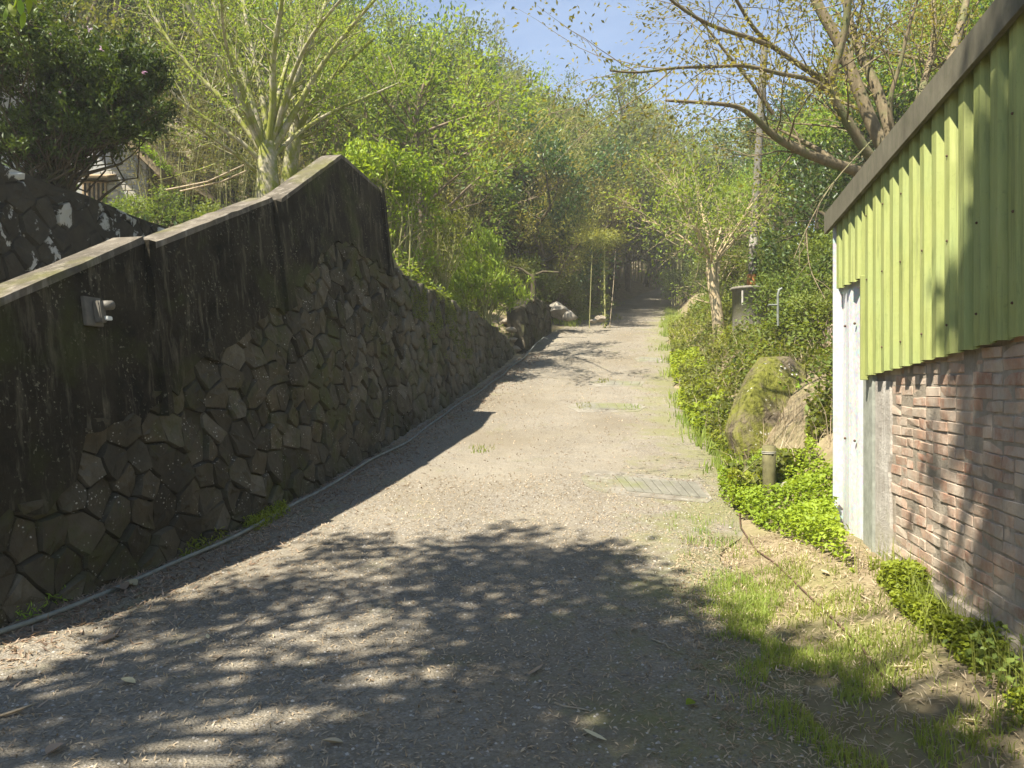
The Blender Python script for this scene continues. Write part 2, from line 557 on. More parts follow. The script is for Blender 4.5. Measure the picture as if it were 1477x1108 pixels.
def G(x, y):
    x = np.asarray(x, float); y = np.asarray(y, float)
    p = P(y); w = XL(y) - x; v = x - XR(y)
    stair = np.interp(y, [2, 4.75, 6.1, 8.3, 10.1, 11.8], [.4, 1.1, 1.75, 2.6, 3.6, 3.6]) - np.interp(y, [9, 12], [1.1, .2]) * sm(1.4, 1.7, w)
    xu = -6.75 + .0722 * (y - 4.5)
    near = stair + (4.2 - stair) * sm(.02, .4, xu - x) + .1 * np.clip(w - 5.2, 0, 60)
    low = np.interp(y, [11, 16.8, 19.7, 21, 25], [3.2, 3.06, 2.75, 3.3, 4.0])
    far = np.maximum(low, p + .45) + .17 * np.clip(w - .5, 0, 6) + .36 * np.clip(w - 6.5, 0, 45)
    b = sm(11.4, 13.0, y)
    top = near * (1 - b) + far * b
    lo = .22 + 0 * y
    hi = np.where(y < 24, .42, .42 + 1.8 * sm(24, 27, y))
    z = p + (top - p) * sm(lo, hi, w)
    rn = .2 * sm(0, .9, v)
    rf = .95 * sm(.1, 1.35, v) + .16 * np.clip(v - 1.3, 0, 5) + .36 * np.clip(v - 6.3, 0, 50)
    br = sm(6.2, 8.4, y)
    z = z + (rn * (1 - br) + rf * br)
    amp = np.clip(np.maximum(w - .6, v - .1), 0, 1.5)
    inside = (w < 0) & (v < 0)
    return z + lump(x, y) * (.05 * amp + .012)


def gp(px, py, lift=0.0):
    """ground point seen at a pixel"""
    X, Z = ray(px, py)
    d = np.arange(1.2, 120, 0.02)
    g = G(X * d, d)
    zr = EYE + Z * d
    i = np.argmax(zr < g)
    return Vector((X * d[i], d[i], float(g[i]) + lift))


def gz(x, y): return float(G(x, y))


# ------------------------------------------------------------------ terrain and road meshes
rows = np.concatenate([np.arange(-15, -1, 1.0), np.arange(-1, 27, .22), np.arange(27, 60, .8), np.arange(60, 120, 3), np.arange(120, 141, 10)])
woff = np.array([ 90, 70, 55, 45, 36, 30, 25, 21, 18, 15, 13, 11, 9.5, 8.2, 7, 6, 5.2, 4.7, 4.4, 4.1, 3.8, 3.3, 2.7, 2.1, 1.6, 1.2, .9, .7, .55, .42, .36, .3, .22, .1, 0.0])
frac = np.linspace(0, 1, 13)[1:-1]
voff = np.array([0, .1, .2, .3, .42, .55, .7, .85, 1.0, 1.2, 1.4, 1.7, 2.1, 2.6, 3.2, 4, 5, 6, 7, 8.2, 9.5, 11, 13, 15, 18, 21, 25, 30, 36, 45, 55, 70, 90])
V = []; ncol = len(woff) + len(frac) + len(voff)
for y in rows:
    l, r = float(XL(y)), float(XR(y))
    xs = np.concatenate([l - woff, l + (r - l) * frac, r + voff])
    z = G(xs, np.full_like(xs, y))
    m = np.zeros_like(xs); m[len(woff) - 1:len(woff) + len(frac) + 1] = 0.035
    V.append(np.stack([xs, np.full_like(xs, y), z - m], 1))
V = np.concatenate(V)
i = np.arange(len(rows) - 1)[:, None] * ncol + np.arange(ncol - 1)[None, :]
i = i.ravel()
Q = np.stack([i, i + 1, i + ncol + 1, i + ncol], 1)
put('hillside', mesh_np('hillside', V, [Q], M['soil'], True))['kind'] = 'structure'

rr = np.concatenate([np.arange(-12, 0, .4), np.arange(0, 26, .12), np.arange(26, 60, .5), np.arange(60, 130, 3)])
nf = 30; fr = np.linspace(-.02, 1.02, nf)
V = []; edge = []
for y in rr:
    l, r = float(XL(y)), float(XR(y))
    jr = .10 * math.sin(y * 1.9) + .06 * math.sin(y * 4.7 + 1)
    xs = l - .05 + (r + jr - l + .05) * np.linspace(0, 1, nf)
    z = G(xs, np.full_like(xs, y)) + .008 - .02 * sm(.93, 1, np.linspace(0, 1, nf))
    V.append(np.stack([xs, np.full_like(xs, y), z], 1))
    e = np.linspace(0, 1, nf)
    edge.append(np.clip(sm(.62, 1, e) + .5 * sm(.15, 0, e), 0, 1))
V = np.concatenate(V)
i = (np.arange(len(rr) - 1)[:, None] * nf + np.arange(nf - 1)[None, :]).ravel()
me = mesh_np('road', V, [np.stack([i, i + 1, i + nf + 1, i + nf], 1)], M['road'], True)
a = me.attributes.new('edge', 'FLOAT', 'POINT'); a.data.foreach_set('value', np.concatenate(edge).astype(np.float32))
put('road', me)['kind'] = 'structure'


# ------------------------------------------------------------------ tubes, leaves, rocks
class Tubes:
    def __init__(self): self.V = []; self.Q = []; self.n = 0
    def add(self, pts, r0, r1=None, sides=6):
        pts = np.array([tuple(p) for p in pts], float)
        m = len(pts)
        if r1 is None: r1 = r0
        r = np.asarray(r0, float) if np.ndim(r0) else np.linspace(r0, r1, m)
        t = np.gradient(pts, axis=0); t /= np.linalg.norm(t, axis=1)[:, None] + 1e-9
        ref = np.array([0, 0, 1.0]) if abs(t[0, 2]) < .9 else np.array([1.0, 0, 0])
        ax = []
        u = np.cross(t[0], ref); u /= np.linalg.norm(u)
        for k in range(m):
            u = u - t[k] * (u @ t[k]); u /= np.linalg.norm(u) + 1e-9
            ax.append(u)
        ax = np.array(ax); bx = np.cross(t, ax)
        an = np.arange(sides) * 2 * math.pi / sides
        ring = pts[:, None, :] + r[:, None, None] * (np.cos(an)[None, :, None] * ax[:, None, :] + np.sin(an)[None, :, None] * bx[:, None, :])
        self.V.append(ring.reshape(-1, 3))
        k, s = np.meshgrid(np.arange(m - 1), np.arange(sides), indexing='ij')
        s2 = (s + 1) % sides
        q = np.stack([k * sides + s, k * sides + s2, (k + 1) * sides + s2, (k + 1) * sides + s], -1).reshape(-1, 4) + self.n
        self.Q.append(q); self.n += m * sides
        return self
    def mesh(self, name, mat):
        return mesh_np(name, np.concatenate(self.V), [np.concatenate(self.Q)], mat, True)


def curve_pts(a, b, n=6, sag=0.0, wob=0.0, R=None):
    R = R or rng
    a = np.array(a, float); b = np.array(b, float)
    t = np.linspace(0, 1, n)[:, None]
    p = a + (b - a) * t
    L = np.linalg.norm(b - a)
    p[:, 2] += sag * L * (4 * t * (1 - t))[:, 0]
    if wob:
        w = R.normal(0, wob * L, (n, 3)); w[0] = 0; w[-1] = 0
        p += w * (t * (1 - t) * 4)
    return p


def leaf_arrays(C, L, W, axis=None, up=0.5, fold=0.18):
    """rhombic two-triangle leaves at C; axis: preferred direction (n,3)"""
    n = len(C)
    L = np.broadcast_to(L, n)[:, None]; W = np.broadcast_to(W, n)[:, None]
    a = rng.normal(0, 1, (n, 3))
    if axis is not None: a = a * 0.6 + axis
    a /= np.linalg.norm(a, axis=1)[:, None] + 1e-9
    nn = rng.normal(0, 1, (n, 3)); nn[:, 2] = np.abs(nn[:, 2]) + up * 2
    s = np.cross(a, nn); s /= np.linalg.norm(s, axis=1)[:, None] + 1e-9
    nn = np.cross(s, a)
    base = C - a * L * .5; tip = C + a * L * .5 - nn * L * .08
    mid = C - a * L * .05
    l_ = mid + s * W * .5 + nn * W * fold; r_ = mid - s * W * .5 + nn * W * fold
    V = np.stack([base, r_, tip, l_], 1).reshape(-1, 3)
    o = np.arange(n)[:, None] * 4
    T = np.concatenate([o + np.array([[0, 1, 2]]), o + np.array([[0, 2, 3]])])
    return V, T


def leaf_mesh(name, C, L, W, mat, axis=None, up=0.5):
    C = np.asarray(C, float)
    n = len(C)
    Ls = L * rng.uniform(.6, 1.25, n); Ws = W * rng.uniform(.7, 1.2, n)
    V, T = leaf_arrays(C, Ls, Ws, axis, up)
    return mesh_np(name, V, [T], mat)


def ellipsoid_clumps(center, rad, nclump, per, crad, shell=0.55):
    """leaf positions: clumps spread in an ellipsoid, denser near its surface; returns positions, outward axis"""
    d = rng.normal(0, 1, (nclump, 3)); d /= np.linalg.norm(d, axis=1)[:, None]
    rr_ = rng.uniform(shell ** 3, 1, nclump) ** (1 / 3)
    c = np.array(center) + d * rr_[:, None] * np.array(rad)
    k = rng.poisson(per, nclump) + 2
    idx = np.repeat(np.arange(nclump), k)
    off = rng.normal(0, crad, (len(idx), 3)) * np.array([1, 1, .7])
    return c[idx] + off, d[idx] * .6 + off / (crad + 1e-6) * .4, c


def rock_mesh(name, dims, seed, mat, cuts=6, sub=3, rough=.12):
    R = random.Random(seed)
    bm = bmesh.new()
    bmesh.ops.create_icosphere(bm, subdivisions=sub, radius=1.0)
    planes = []
    for _ in range(cuts):
        n = Vector((R.gauss(0, 1), R.gauss(0, 1), R.gauss(0, 1))).normalized()
        planes.append((n, R.uniform(.55, .85)))
    for v in bm.verts:
        for n, d in planes:
            k = v.co.dot(n)
            if k > d: v.co -= n * (k - d)
        v.co *= 1 + rough * noise.fractal(v.co * 1.6 + Vector((seed, 0, 0)), 1.0, 2.0, 4)
        v.co = Vector((v.co.x * dims[0], v.co.y * dims[1], v.co.z * dims[2]))
    me = bpy.data.meshes.new(name); bm.to_mesh(me); bm.free()
    for p in me.polygons: p.use_smooth = True
    me.materials.append(mat)
    return me


def box_bm(bm, cx, cy, cz, sx, sy, sz, rot=None):
    r = bmesh.ops.create_cube(bm, size=1.0)
    for v in r['verts']:
        v.co = Vector((v.co.x * sx, v.co.y * sy, v.co.z * sz))
        if rot is not None: v.co = rot @ v.co
        v.co += Vector((cx, cy, cz))
    return r['verts']


# ------------------------------------------------------------------ left retaining wall
BAT = 0.12
WN = Vector((0.9767, -0.2149, 0))


def W(y, z, off=0.0):
    return Vector((-4.09 + .22 * y - BAT * (z - .2), y, z)) + WN * off


def wall_px(px, py):
    X, Z = ray(px, py)
    d = (-4.09 - BAT * (EYE - .2)) / (X - .22 + BAT * Z)
    return d, EYE + Z * d


top_px = [(-140, 500), (0, 437), (195, 352)]
TOP1 = [wall_px(*p) for p in [(-200, 520), (0, 437), (195, 352)]]
TOP2 = [wall_px(*p) for p in [(206, 362), (384, 292)]]
TOP3 = [wall_px(*p) for p in [(396, 294), (485, 229)]]
TOP4 = [wall_px(*p) for p in [(485, 229), (540, 277)]]
LOWPX = [(-200, 800), (-60, 760), (0, 728), (60, 722), (98, 690), (104, 640), (122, 612), (196, 596), (250, 560), (262, 530), (330, 486), (378, 446), (410, 428), (440, 392), (470, 352), (500, 348), (520, 372), (548, 384)]
LOW = np.array(sorted([wall_px(*p) for p in LOWPX]))
lowz = lambda y: float(np.interp(y, LOW[:, 0], LOW[:, 1]))
TERR = np.array([wall_px(*p) for p in [(552, 380), (600, 408), (640, 428), (690, 457), (720, 478), (738, 500)]])
Y_END_PAR = TERR[0][0]
Y0, Y1 = 1.2, float(TERR[-1][0])


def stone_top(y):
    if y <= Y_END_PAR: return lowz(y) + .05
    return float(np.interp(y, TERR[:, 0], TERR[:, 1]))


def clip_poly(poly, n, c):
    out = []
    for k in range(len(poly)):
        a, b = poly[k], poly[(k + 1) % len(poly)]
        da, db = a[0] * n[0] + a[1] * n[1] - c, b[0] * n[0] + b[1] * n[1] - c
        if da <= 0: out.append(a)
        if da * db < 0:
            t = da / (da - db); out.append((a[0] + (b[0] - a[0]) * t, a[1] + (b[1] - a[1]) * t))
    return out


def voronoi_cells(seeds, reach):
    cells = []
    S = np.array(seeds)
    for k, (sx, sy) in enumerate(seeds):
        poly = [(sx - reach, sy - reach), (sx + reach, sy - reach), (sx + reach, sy + reach), (sx - reach, sy + reach)]
        dd = np.hypot(S[:, 0] - sx, S[:, 1] - sy)
        for j in np.argsort(dd)[1:22]:
            if dd[j] > 2 * reach: break
            nx, ny = S[j, 0] - sx, S[j, 1] - sy
            poly = clip_poly(poly, (nx, ny), (nx * (S[j, 0] + sx) + ny * (S[j, 1] + sy)) / 2)
            if len(poly) < 3: break
        cells.append(poly)
    return cells


def stone_piece(name, poly, mapf, mat, parent, R, depth=.06, gap=.008):
    """one pillow-faced rubble stone from a 2-D cell; mapf(u, v, off) -> world"""
    P2 = []
    for k in range(len(poly)):
        a, b = Vector(poly[k]), Vector(poly[(k + 1) % len(poly)])
        if (b - a).length < .02: continue
        nseg = 2 if (b - a).length > .09 else 1
        for q in range(nseg): P2.append(a.lerp(b, q / nseg))
    if len(P2) < 3: return None
    c = sum(P2, Vector((0, 0))) / len(P2)
    mr = sum((p - c).length for p in P2) / len(P2)
    if mr < .05: return None
    n = len(P2)
    gx, gy = R.uniform(-.2, .2), R.uniform(-.2, .2)
    d0 = depth * R.uniform(.6, 1.35)
    verts = []
    for sc, off, jit in ((1 - gap / mr, -.03, 0), (1 - gap / mr - .008, d0 * .45, .005), (.88, d0 * .92, .007), (.45, d0 * 1.0, .008)):
        for p in P2:
            # corners are rounded by pulling far points in
            e = (p - c); f = sc
            q = c + e * f
            o = off + (gx * (q - c).x + gy * (q - c).y) * (off > 0) + R.gauss(0, jit)
            verts.append(mapf(q.x, q.y, o))
    verts.append(mapf(c.x, c.y, d0 * 1.0 + R.gauss(0, .006)))
    faces = []
    for r in range(3):
        for k in range(n):
            faces.append((r * n + k, r * n + (k + 1) % n, (r + 1) * n + (k + 1) % n, (r + 1) * n + k))
    for k in range(n): faces.append((3 * n + k, 3 * n + (k + 1) % n, 4 * n))
    org = mapf(c.x, c.y, 0)
    return pyd(name, [v - org for v in verts], faces, mat, parent, False, org)


def strip_wall(name, ys, botf, topf, mapf, f_off, b_off, mat, parent, nz=6, jit=0.0, seed=1):
    """solid slab following a wall: front grid, top, back"""
    R = random.Random(seed)
    verts = []; faces = []
    nz1 = nz + 1
    for y in ys:
        zb, zt = botf(y), topf(y)
        for k in range(nz1):
            verts.append(mapf(y, zb + (zt - zb) * k / nz, f_off + R.gauss(0, jit)))
        verts.append(mapf(y, zt, b_off)); verts.append(mapf(y, zb, b_off))
    st = nz1 + 2
    for r in range(len(ys) - 1):
        for k in range(st):
            k2 = (k + 1) % st
            faces.append((r * st + k, (r + 1) * st + k, (r + 1) * st + k2, r * st + k2))
    faces.append(tuple(range(st))[::-1]); faces.append(tuple((len(ys) - 1) * st + k for k in range(st)))
    bm = bmesh.new()
    vs = [bm.verts.new(v) for v in verts]
    for f in faces: bm.faces.new([vs[k] for k in f])
    return bm_obj(name, bm, mat, parent)


rw = empty('retaining_wall', W(8, gz(-2.2, 8), -.2))
tag(rw, 'dark mossy rubble stone retaining wall along the lane below the parapet', 'stone wall')
ys = np.arange(Y0, Y1 + .01, .3)
o = strip_wall('mortar_core', ys, lambda y: float(P(y)) - .3, lambda y: stone_top(y) - .03, W, 0.0, -.42, M['mortar'], None, 8, .008)
reparent_local(rw, o)
Rs = random.Random(11)
seeds = []
S = 1.024
dy, dz = .29, .215
row = 0
z = -.35
while z < 4.2:
    y = Y0 - .3 + (row % 2) * dy * .5
    while y < Y1 + .4:
        seeds.append((y * S + Rs.gauss(0, .062), z + Rs.gauss(0, .05)))
        y += dy / S
    z += dz; row += 1
cells = voronoi_cells(seeds, .42)
cand = []
for (sx, sz), poly in zip(seeds, cells):
    y = sx / S
    if y < 2.6 or y > Y1 or len(poly) < 3: continue
    tp = stone_top(y)
    gb = float(P(y)) - .08
    poly = clip_poly(poly, (0, 1), tp + Rs.uniform(-.03, .05))
    if len(poly) >= 3: poly = clip_poly(poly, (0, -1), -gb)
    if len(poly) >= 3: poly = clip_poly(poly, (1, 0), Y1 * S)
    if len(poly) < 3: continue
    A = 0
    for k in range(len(poly)):
        a, b = poly[k], poly[(k + 1) % len(poly)]; A += a[0] * b[1] - b[0] * a[1]
    if abs(A) / 2 < .008: continue
    cand.append((y, poly))
cand.sort(key=lambda c: c[0])
for y, poly in cand[:300]:
    o = stone_piece('stone', poly, lambda u, v, off: W(u / S, v, off), M['stone'], None, Rs, .055)
    if o: reparent_local(rw, o)
rest = empty('tmp_rest')
far_objs = []
for y, poly in cand[300:]:
    o = stone_piece('stone', poly, lambda u, v, off: W(u / S, v, off), M['stone'], None, Rs, .055)
    if o: far_objs.append(o)


def join_objs(objs, name, mat, parent):
    V = []; Fq = []; Ft = []; n = 0
    for o in objs:
        m = o.matrix_basis
        for v in o.data.vertices: V.append(tuple(Vector(v.co) + o.location))
        for p in o.data.polygons:
            f = [k + n for k in p.vertices]
            (Fq if len(f) == 4 else Ft).append(f)
        n += len(o.data.vertices)
        me_ = o.data; bpy.data.objects.remove(o); bpy.data.meshes.remove(me_)
    me = mesh_np(name, V, [np.array(Fq), np.array(Ft)] if Ft else [np.array(Fq)], mat, True)
    j = put(name, me)
    reparent_local(parent, j); j['kind'] = 'stuff'
    return j


bpy.data.objects.remove(rest)
if far_objs: join_objs(far_objs, 'far_stones', M['stone'], rw)

# parapet of the stairway: sloping plaster panels with copings and piers
pp = empty('stair_parapet', W(8, lowz(8), 0))
tag(pp, 'black weathered concrete stair parapet stepping uphill on top of the rubble wall', 'parapet')


def panel(tops, y_a, y_b, seed, cop=True):
    ya = np.array(tops)
    topf = lambda y: float(np.interp(y, ya[:, 0], ya[:, 1]))
    ys_ = np.linspace(y_a, y_b, max(6, int((y_b - y_a) / .12)))
    Rr = random.Random(seed)
    jag = {float(y): Rr.gauss(0, .045) for y in ys_}
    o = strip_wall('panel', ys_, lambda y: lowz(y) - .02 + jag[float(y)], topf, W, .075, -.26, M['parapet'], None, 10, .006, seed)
    reparent_local(pp, o)
    if cop:
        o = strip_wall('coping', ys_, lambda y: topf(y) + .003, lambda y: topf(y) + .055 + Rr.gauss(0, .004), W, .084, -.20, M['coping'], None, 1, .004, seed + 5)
        reparent_local(pp, o)


panel(TOP1, TOP1[0][0], TOP1[2][0], 1)
panel(TOP2, TOP2[0][0], TOP2[1][0], 2)
panel(TOP3, TOP3[0][0], TOP3[1][0], 3)
panel(TOP4, TOP4[0][0] + .002, TOP4[1][0], 4)
for (ya, yb, dzp) in ((TOP1[2][0], TOP2[0][0], .03), (TOP2[1][0], TOP3[0][0], .02), (TOP4[1][0], Y_END_PAR + .12, .08)):
    zt = max(float(np.interp(ya, [t[0] for t in TOP1 + TOP2 + TOP3 + TOP4], [t[1] for t in TOP1 + TOP2 + TOP3 + TOP4])), 0) + dzp
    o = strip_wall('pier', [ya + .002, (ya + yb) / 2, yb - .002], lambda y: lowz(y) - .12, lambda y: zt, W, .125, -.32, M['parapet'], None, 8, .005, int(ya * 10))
    reparent_local(pp, o)

# wall fitting: old outdoor electric box
y_, z_ = wall_px(117, 450)
eb = empty('electric_box', W(y_, z_, .08))
tag(eb, 'small grey electric box with round fitting fixed to the black parapet', 'electric box')


def wbox(name, cy, cz, co, sy, sz, so, mat, parent):
    bm = bmesh.new()
    vs = []
    for a in (-.5, .5):
        for b in (-.5, .5):
            for c in (-.5, .5):
                vs.append(bm.verts.new(W(cy + a * sy, cz + b * sz, co + c * so)))
    bmesh.ops.convex_hull(bm, input=vs)
    bmesh.ops.bevel(bm, geom=bm.edges[:], offset=min(sy, sz, so) * .12, segments=2, affect='EDGES')
    o = bm_obj(name, bm, mat, None)
    reparent_local(parent, o); return o


wbox('back_plate', y_, z_, .095, .16, .21, .03, M['grey_plastic'], eb)
wbox('cover', y_ + .02, z_ + .0, .14, .06, .16, .06, M['grey_plastic'], eb)
t = Tubes(); c0 = W(y_ + .06, z_ + .05, .10); t.add([c0, c0 + WN * .06, c0 + WN * .115, c0 + WN * .12], [.034, .036, .034, .002], None, 12)
o = put('round_fitting', t.mesh('round_fitting', M['grey_plastic'])); reparent_local(eb, o)
wbox('switch', y_ + .05, z_ - .045, .17, .05, .03, .05, M['white_plastic'], eb)

# conduit along the foot of the wall
t = Tubes()
pts = []
for y in np.arange(1.5, 19.4, .25):
    x = -4.09 + .22 * y + .17 + .035 * math.sin(y * 1.3) + .02 * math.sin(y * 3.1)
    pts.append((x, y, gz(x, y) + .03 + .012 * math.sin(y * 2.1)))
for (y, dx, dzz) in ((20.0, .14, .08), (20.6, .2, .22), (21.2, .3, .3), (22.0, .25, .12)):
    x = float(XL(y)) + dx; pts.append((x, y, gz(x, y) + dzz))
t.add(pts, .019, .014, 8)
tag(put('conduit_pipe', t.mesh('conduit_pipe', M['pipe'])), 'grey conduit pipe lying along the foot of the rubble wall', 'pipe')

# far stretch of wall beyond the steps
y2a, y2b = 20.15, 24.2


def W2(y, z, off=0.0):
    x = float(XL(y)) - .06
    return Vector((x - .05 * (z - 2.2), y, z)) + Vector((.97, -.22, 0)) * off


fw = empty('garden_wall', W2(22, gz(float(XL(22)), 22)))
tag(fw, 'far stretch of upright grey rubble wall beyond the gap by the bright bush', 'stone wall')
top2 = lambda y: float(np.interp(y, [20.1, 22.2, 24.2], [3.55, 4.1, 4.0]))
reparent_local(fw, strip_wall('mortar_core', np.arange(y2a, y2b, .3), lambda y: float(P(y)) - .3, top2, W2, 0, -.4, M['mortar'], None, 5, .008))
sd = []; z = 1.9; row = 0
while z < 4.5:
    y = y2a - .2 + (row % 2) * .13
    while y < y2b + .3: sd.append((y + Rs.gauss(0, .04), z + Rs.gauss(0, .06))); y += .26
    z += .36; row += 1
for (sx, sz), poly in zip(sd, voronoi_cells(sd, .4)):
    if len(poly) < 3: continue
    poly = clip_poly(poly, (0, 1), top2(sx) + .03)
    if len(poly) >= 3: poly = clip_poly(poly, (0, -1), -(float(P(sx)) - .05))
    if len(poly) >= 3: poly = clip_poly(poly, (-1, 0), -y2a)
    if len(poly) >= 3: poly = clip_poly(poly, (1, 0), y2b)
    if len(poly) < 3: continue
    o = stone_piece('stone', poly, W2, M['stone'], None, Rs, .055)
    if o: reparent_local(fw, o)
# pale step stones in the gap
for k, (px, py) in enumerate([(737, 476), (738, 490), (744, 503), (746, 514), (733, 464)]):
    p = at(px, py, 19.95 + .12 * k)
    o = put('step_stone', rock_mesh('step_stone', (.17, .2, .085), 50 + k, M['rock_pale']), None, p)
    o.rotation_euler = (0, 0, k)
    tag(o, 'pale step stone in the gap between the two rubble walls', 'stone', 'step stones in the wall gap')
# stump post on the far wall
t = Tubes()
pb = at(771, 470, 22.3)
t.add([pb, at(769, 430, 22.3), at(770, 395, 22.3)], [.11, .09, .085], None, 7)
t.add([at(769, 398, 22.3), at(783, 392, 22.3), at(806, 393, 22.2)], .05, .03, 5)
t.add([at(769, 400, 22.3), at(752, 388, 22.4), at(735, 384, 22.4)], .05, .025, 5)
tag(put('dead_stump', t.mesh('dead_stump', M['bark_dark'])), 'dark dead forked stump standing at the end of the far rubble wall', 'stump')

# ------------------------------------------------------------------ upper wall with lichen
UA, UB = Vector((-6.75, 4.5, 0)), Vector((-6.05, 14.2, 0))
ud = (UB - UA).normalized(); un = Vector((ud.y, -ud.x, 0))


def U(u, z, off=0.0):
    return UA + ud * u + Vector((0, 0, z)) + un * (off - .08 * (z - 2.5))


uw = empty('upper_retaining_wall', U(5, 3))
tag(uw, 'dark upper retaining wall with white lichen patches under the azalea', 'stone wall')
UL = (UB - UA).length
utop = lambda u: 4.32 + .02 * math.sin(u * 3)
reparent_local(uw, strip_wall('mortar_core', np.arange(0, UL, .35), lambda u: 1.0, utop, U, 0, -.45, M['lichen_stone'], None, 6, .02))
sd = []; z = 1.6; row = 0
while z < 4.6:
    u = 1.5 + (row % 2) * .22
    while u < UL + .3: sd.append((u + Rs.gauss(0, .05), z + Rs.gauss(0, .05))); u += .44
    z += .33; row += 1
for (su, sz), poly in zip(sd, voronoi_cells(sd, .45)):
    if len(poly) < 3: continue
    poly = clip_poly(poly, (0, 1), utop(su) - .05)
    if len(poly) >= 3: poly = clip_poly(poly, (1, 0), UL)
    if len(poly) < 3 or sz > 4.35: continue
    o = stone_piece('stone', poly, U, M['lichen_stone'], None, Rs, .06, .02)
    if o: reparent_local(uw, o)

# ------------------------------------------------------------------ house
HY = 20.0
hs = empty('small_house', (-11.5, HY, 4.6))
tag(hs, 'small stone-faced house with brown eaves behind the azalea', 'house')
bm = bmesh.new()
vv = [(-9.85, 4.0), (-9.85, 7.35), (-13.0, 10.4), (-16.5, 7.2), (-16.5, 4.0)]
f0 = [bm.verts.new((x, HY, z)) for x, z in vv]; f1 = [bm.verts.new((x, HY + 6, z)) for x, z in vv]
bm.faces.new(f0); bm.faces.new(f1[::-1])
for k in range(5): bm.faces.new((f0[k], f0[(k + 1) % 5], f1[(k + 1) % 5], f1[k]))
reparent_local(hs, bm_obj('wall', bm, M['white_wall']))
bm = bmesh.new()
pr = [(-8.95, 6.75), (-8.95, 6.97), (-13.0, 10.95), (-17.2, 6.97), (-17.2, 6.75), (-13.0, 10.7)]
f0 = [bm.verts.new((x, HY - 1.1, z)) for x, z in pr]; f1 = [bm.verts.new((x, HY + 6.8, z)) for x, z in pr]
bm.faces.new((f0[0], f0[1], f0[2], f0[5])); bm.faces.new((f0[5], f0[2], f0[3], f0[4]))
bm.faces.new((f1[0], f1[1], f1[2], f1[5])[::-1]); bm.faces.new((f1[5], f1[2], f1[3], f1[4])[::-1])
for a, b in ((0, 1), (1, 2), (2, 3), (3, 4), (4, 5), (5, 0)): bm.faces.new((f0[a], f0[b], f1[b], f1[a]))
roof = bm_obj('roof', bm, M['roof']); reparent_local(hs, roof)
for k in range(7):   # soffit battens under the verge
    x = -9.15 - k * .45
    bm = bmesh.new(); box_bm(bm, x, HY - .52, 6.95 - .05 + (-8.95 - x) * .983 - .19, .07, 1.0, .08)
    reparent_local(hs, bm_obj('batten', bm, M['wood']))
Rt = random.Random(3)
z = 5.3
while z < 7.3:
    h = Rt.choice([.16, .22, .28]); x = -9.86
    while x > -10.95:
        w_ = Rt.uniform(.14, .34)
        bm = bmesh.new(); box_bm(bm, x - w_ / 2, HY - .012, z + h / 2, w_ - .025, .03, h - .025)
        bmesh.ops.bevel(bm, geom=bm.edges[:], offset=.006, segments=1, affect='EDGES')
        reparent_local(hs, bm_obj('stone_tile', bm, M['tile_stone']))
        x -= w_
    z += h
win = empty('window', (-11.25, HY, 6.6)); reparent_local(hs, win)
bm = bmesh.new(); box_bm(bm, 0, -.03, 0, .62, .05, .66)
put('opening', bpy.data.meshes.new('x')) if False else None
o = bm_obj('pane', bm, M['dark'], win)
for bx_ in np.linspace(-.3, .3, 6):
    bm = bmesh.new(); box_bm(bm, bx_, -.07, 0, .05, .05, .7); bm_obj('bar', bm, M['wood'], win)
for bz_ in (-.35, .35):
    bm = bmesh.new(); box_bm(bm, 0, -.072, bz_, .72, .06, .06); bm_obj('frame', bm, M['wood'], win)
bm = bmesh.new(); box_bm(bm, .1, -.25, .46, .95, .5, .05, Matrix.Rotation(.35, 3, 'X')); bm_obj('awning', bm, M['wood'], win)

# ferns along the verge of the roof
k = 900
s = rng.uniform(0, 1, k)
C = np.stack([-8.95 - s * 2.2, HY - 1.1 + rng.uniform(-.05, .9, k), 6.99 + s * 2.2 * .983 + np.abs(rng.normal(0, .09, k))], 1)
ax = np.stack([rng.normal(.2, .5, k), rng.normal(-.3, .4, k), rng.uniform(.3, 1, k)], 1)
tag(put('roof_ferns', leaf_mesh('roof_ferns', C, .17, .05, M['leaf_spring'], ax)), 'bright ferns growing along the edge of the house roof', 'ferns', kind='stuff')

# ------------------------------------------------------------------ shed with brick wall
SA = 1.735
sdir = Vector((.1676, .9859, 0)); sn = Vector((-.9859, .1676, 0))


def Sh(y, z, off=0.0):
    return Vector((SA + .17 * y, y, z)) + sn * off


sh = empty('shed', Sh(5.5, .2))
tag(sh, 'shed with a green corrugated steel wall above old red brickwork', 'shed')


def sbox(name, y0, y1, z0, z1, o0, o1, mat, bev=.004, parent=None, z_skew=0.0):
    bm = bmesh.new(); vs = []
    for y in (y0, y1):
        for z in (z0, z1):
            for o in (o0, o1):
                vs.append(bm.verts.new(Sh(y, z + (z_skew if y == y0 else 0), o)))
    bmesh.ops.convex_hull(bm, input=vs)
    if bev: bmesh.ops.bevel(bm, geom=bm.edges[:], offset=bev, segments=1, affect='EDGES')
    ob = bm_obj(name, bm, mat)
    if parent is None: reparent_local(sh, ob)
    return ob


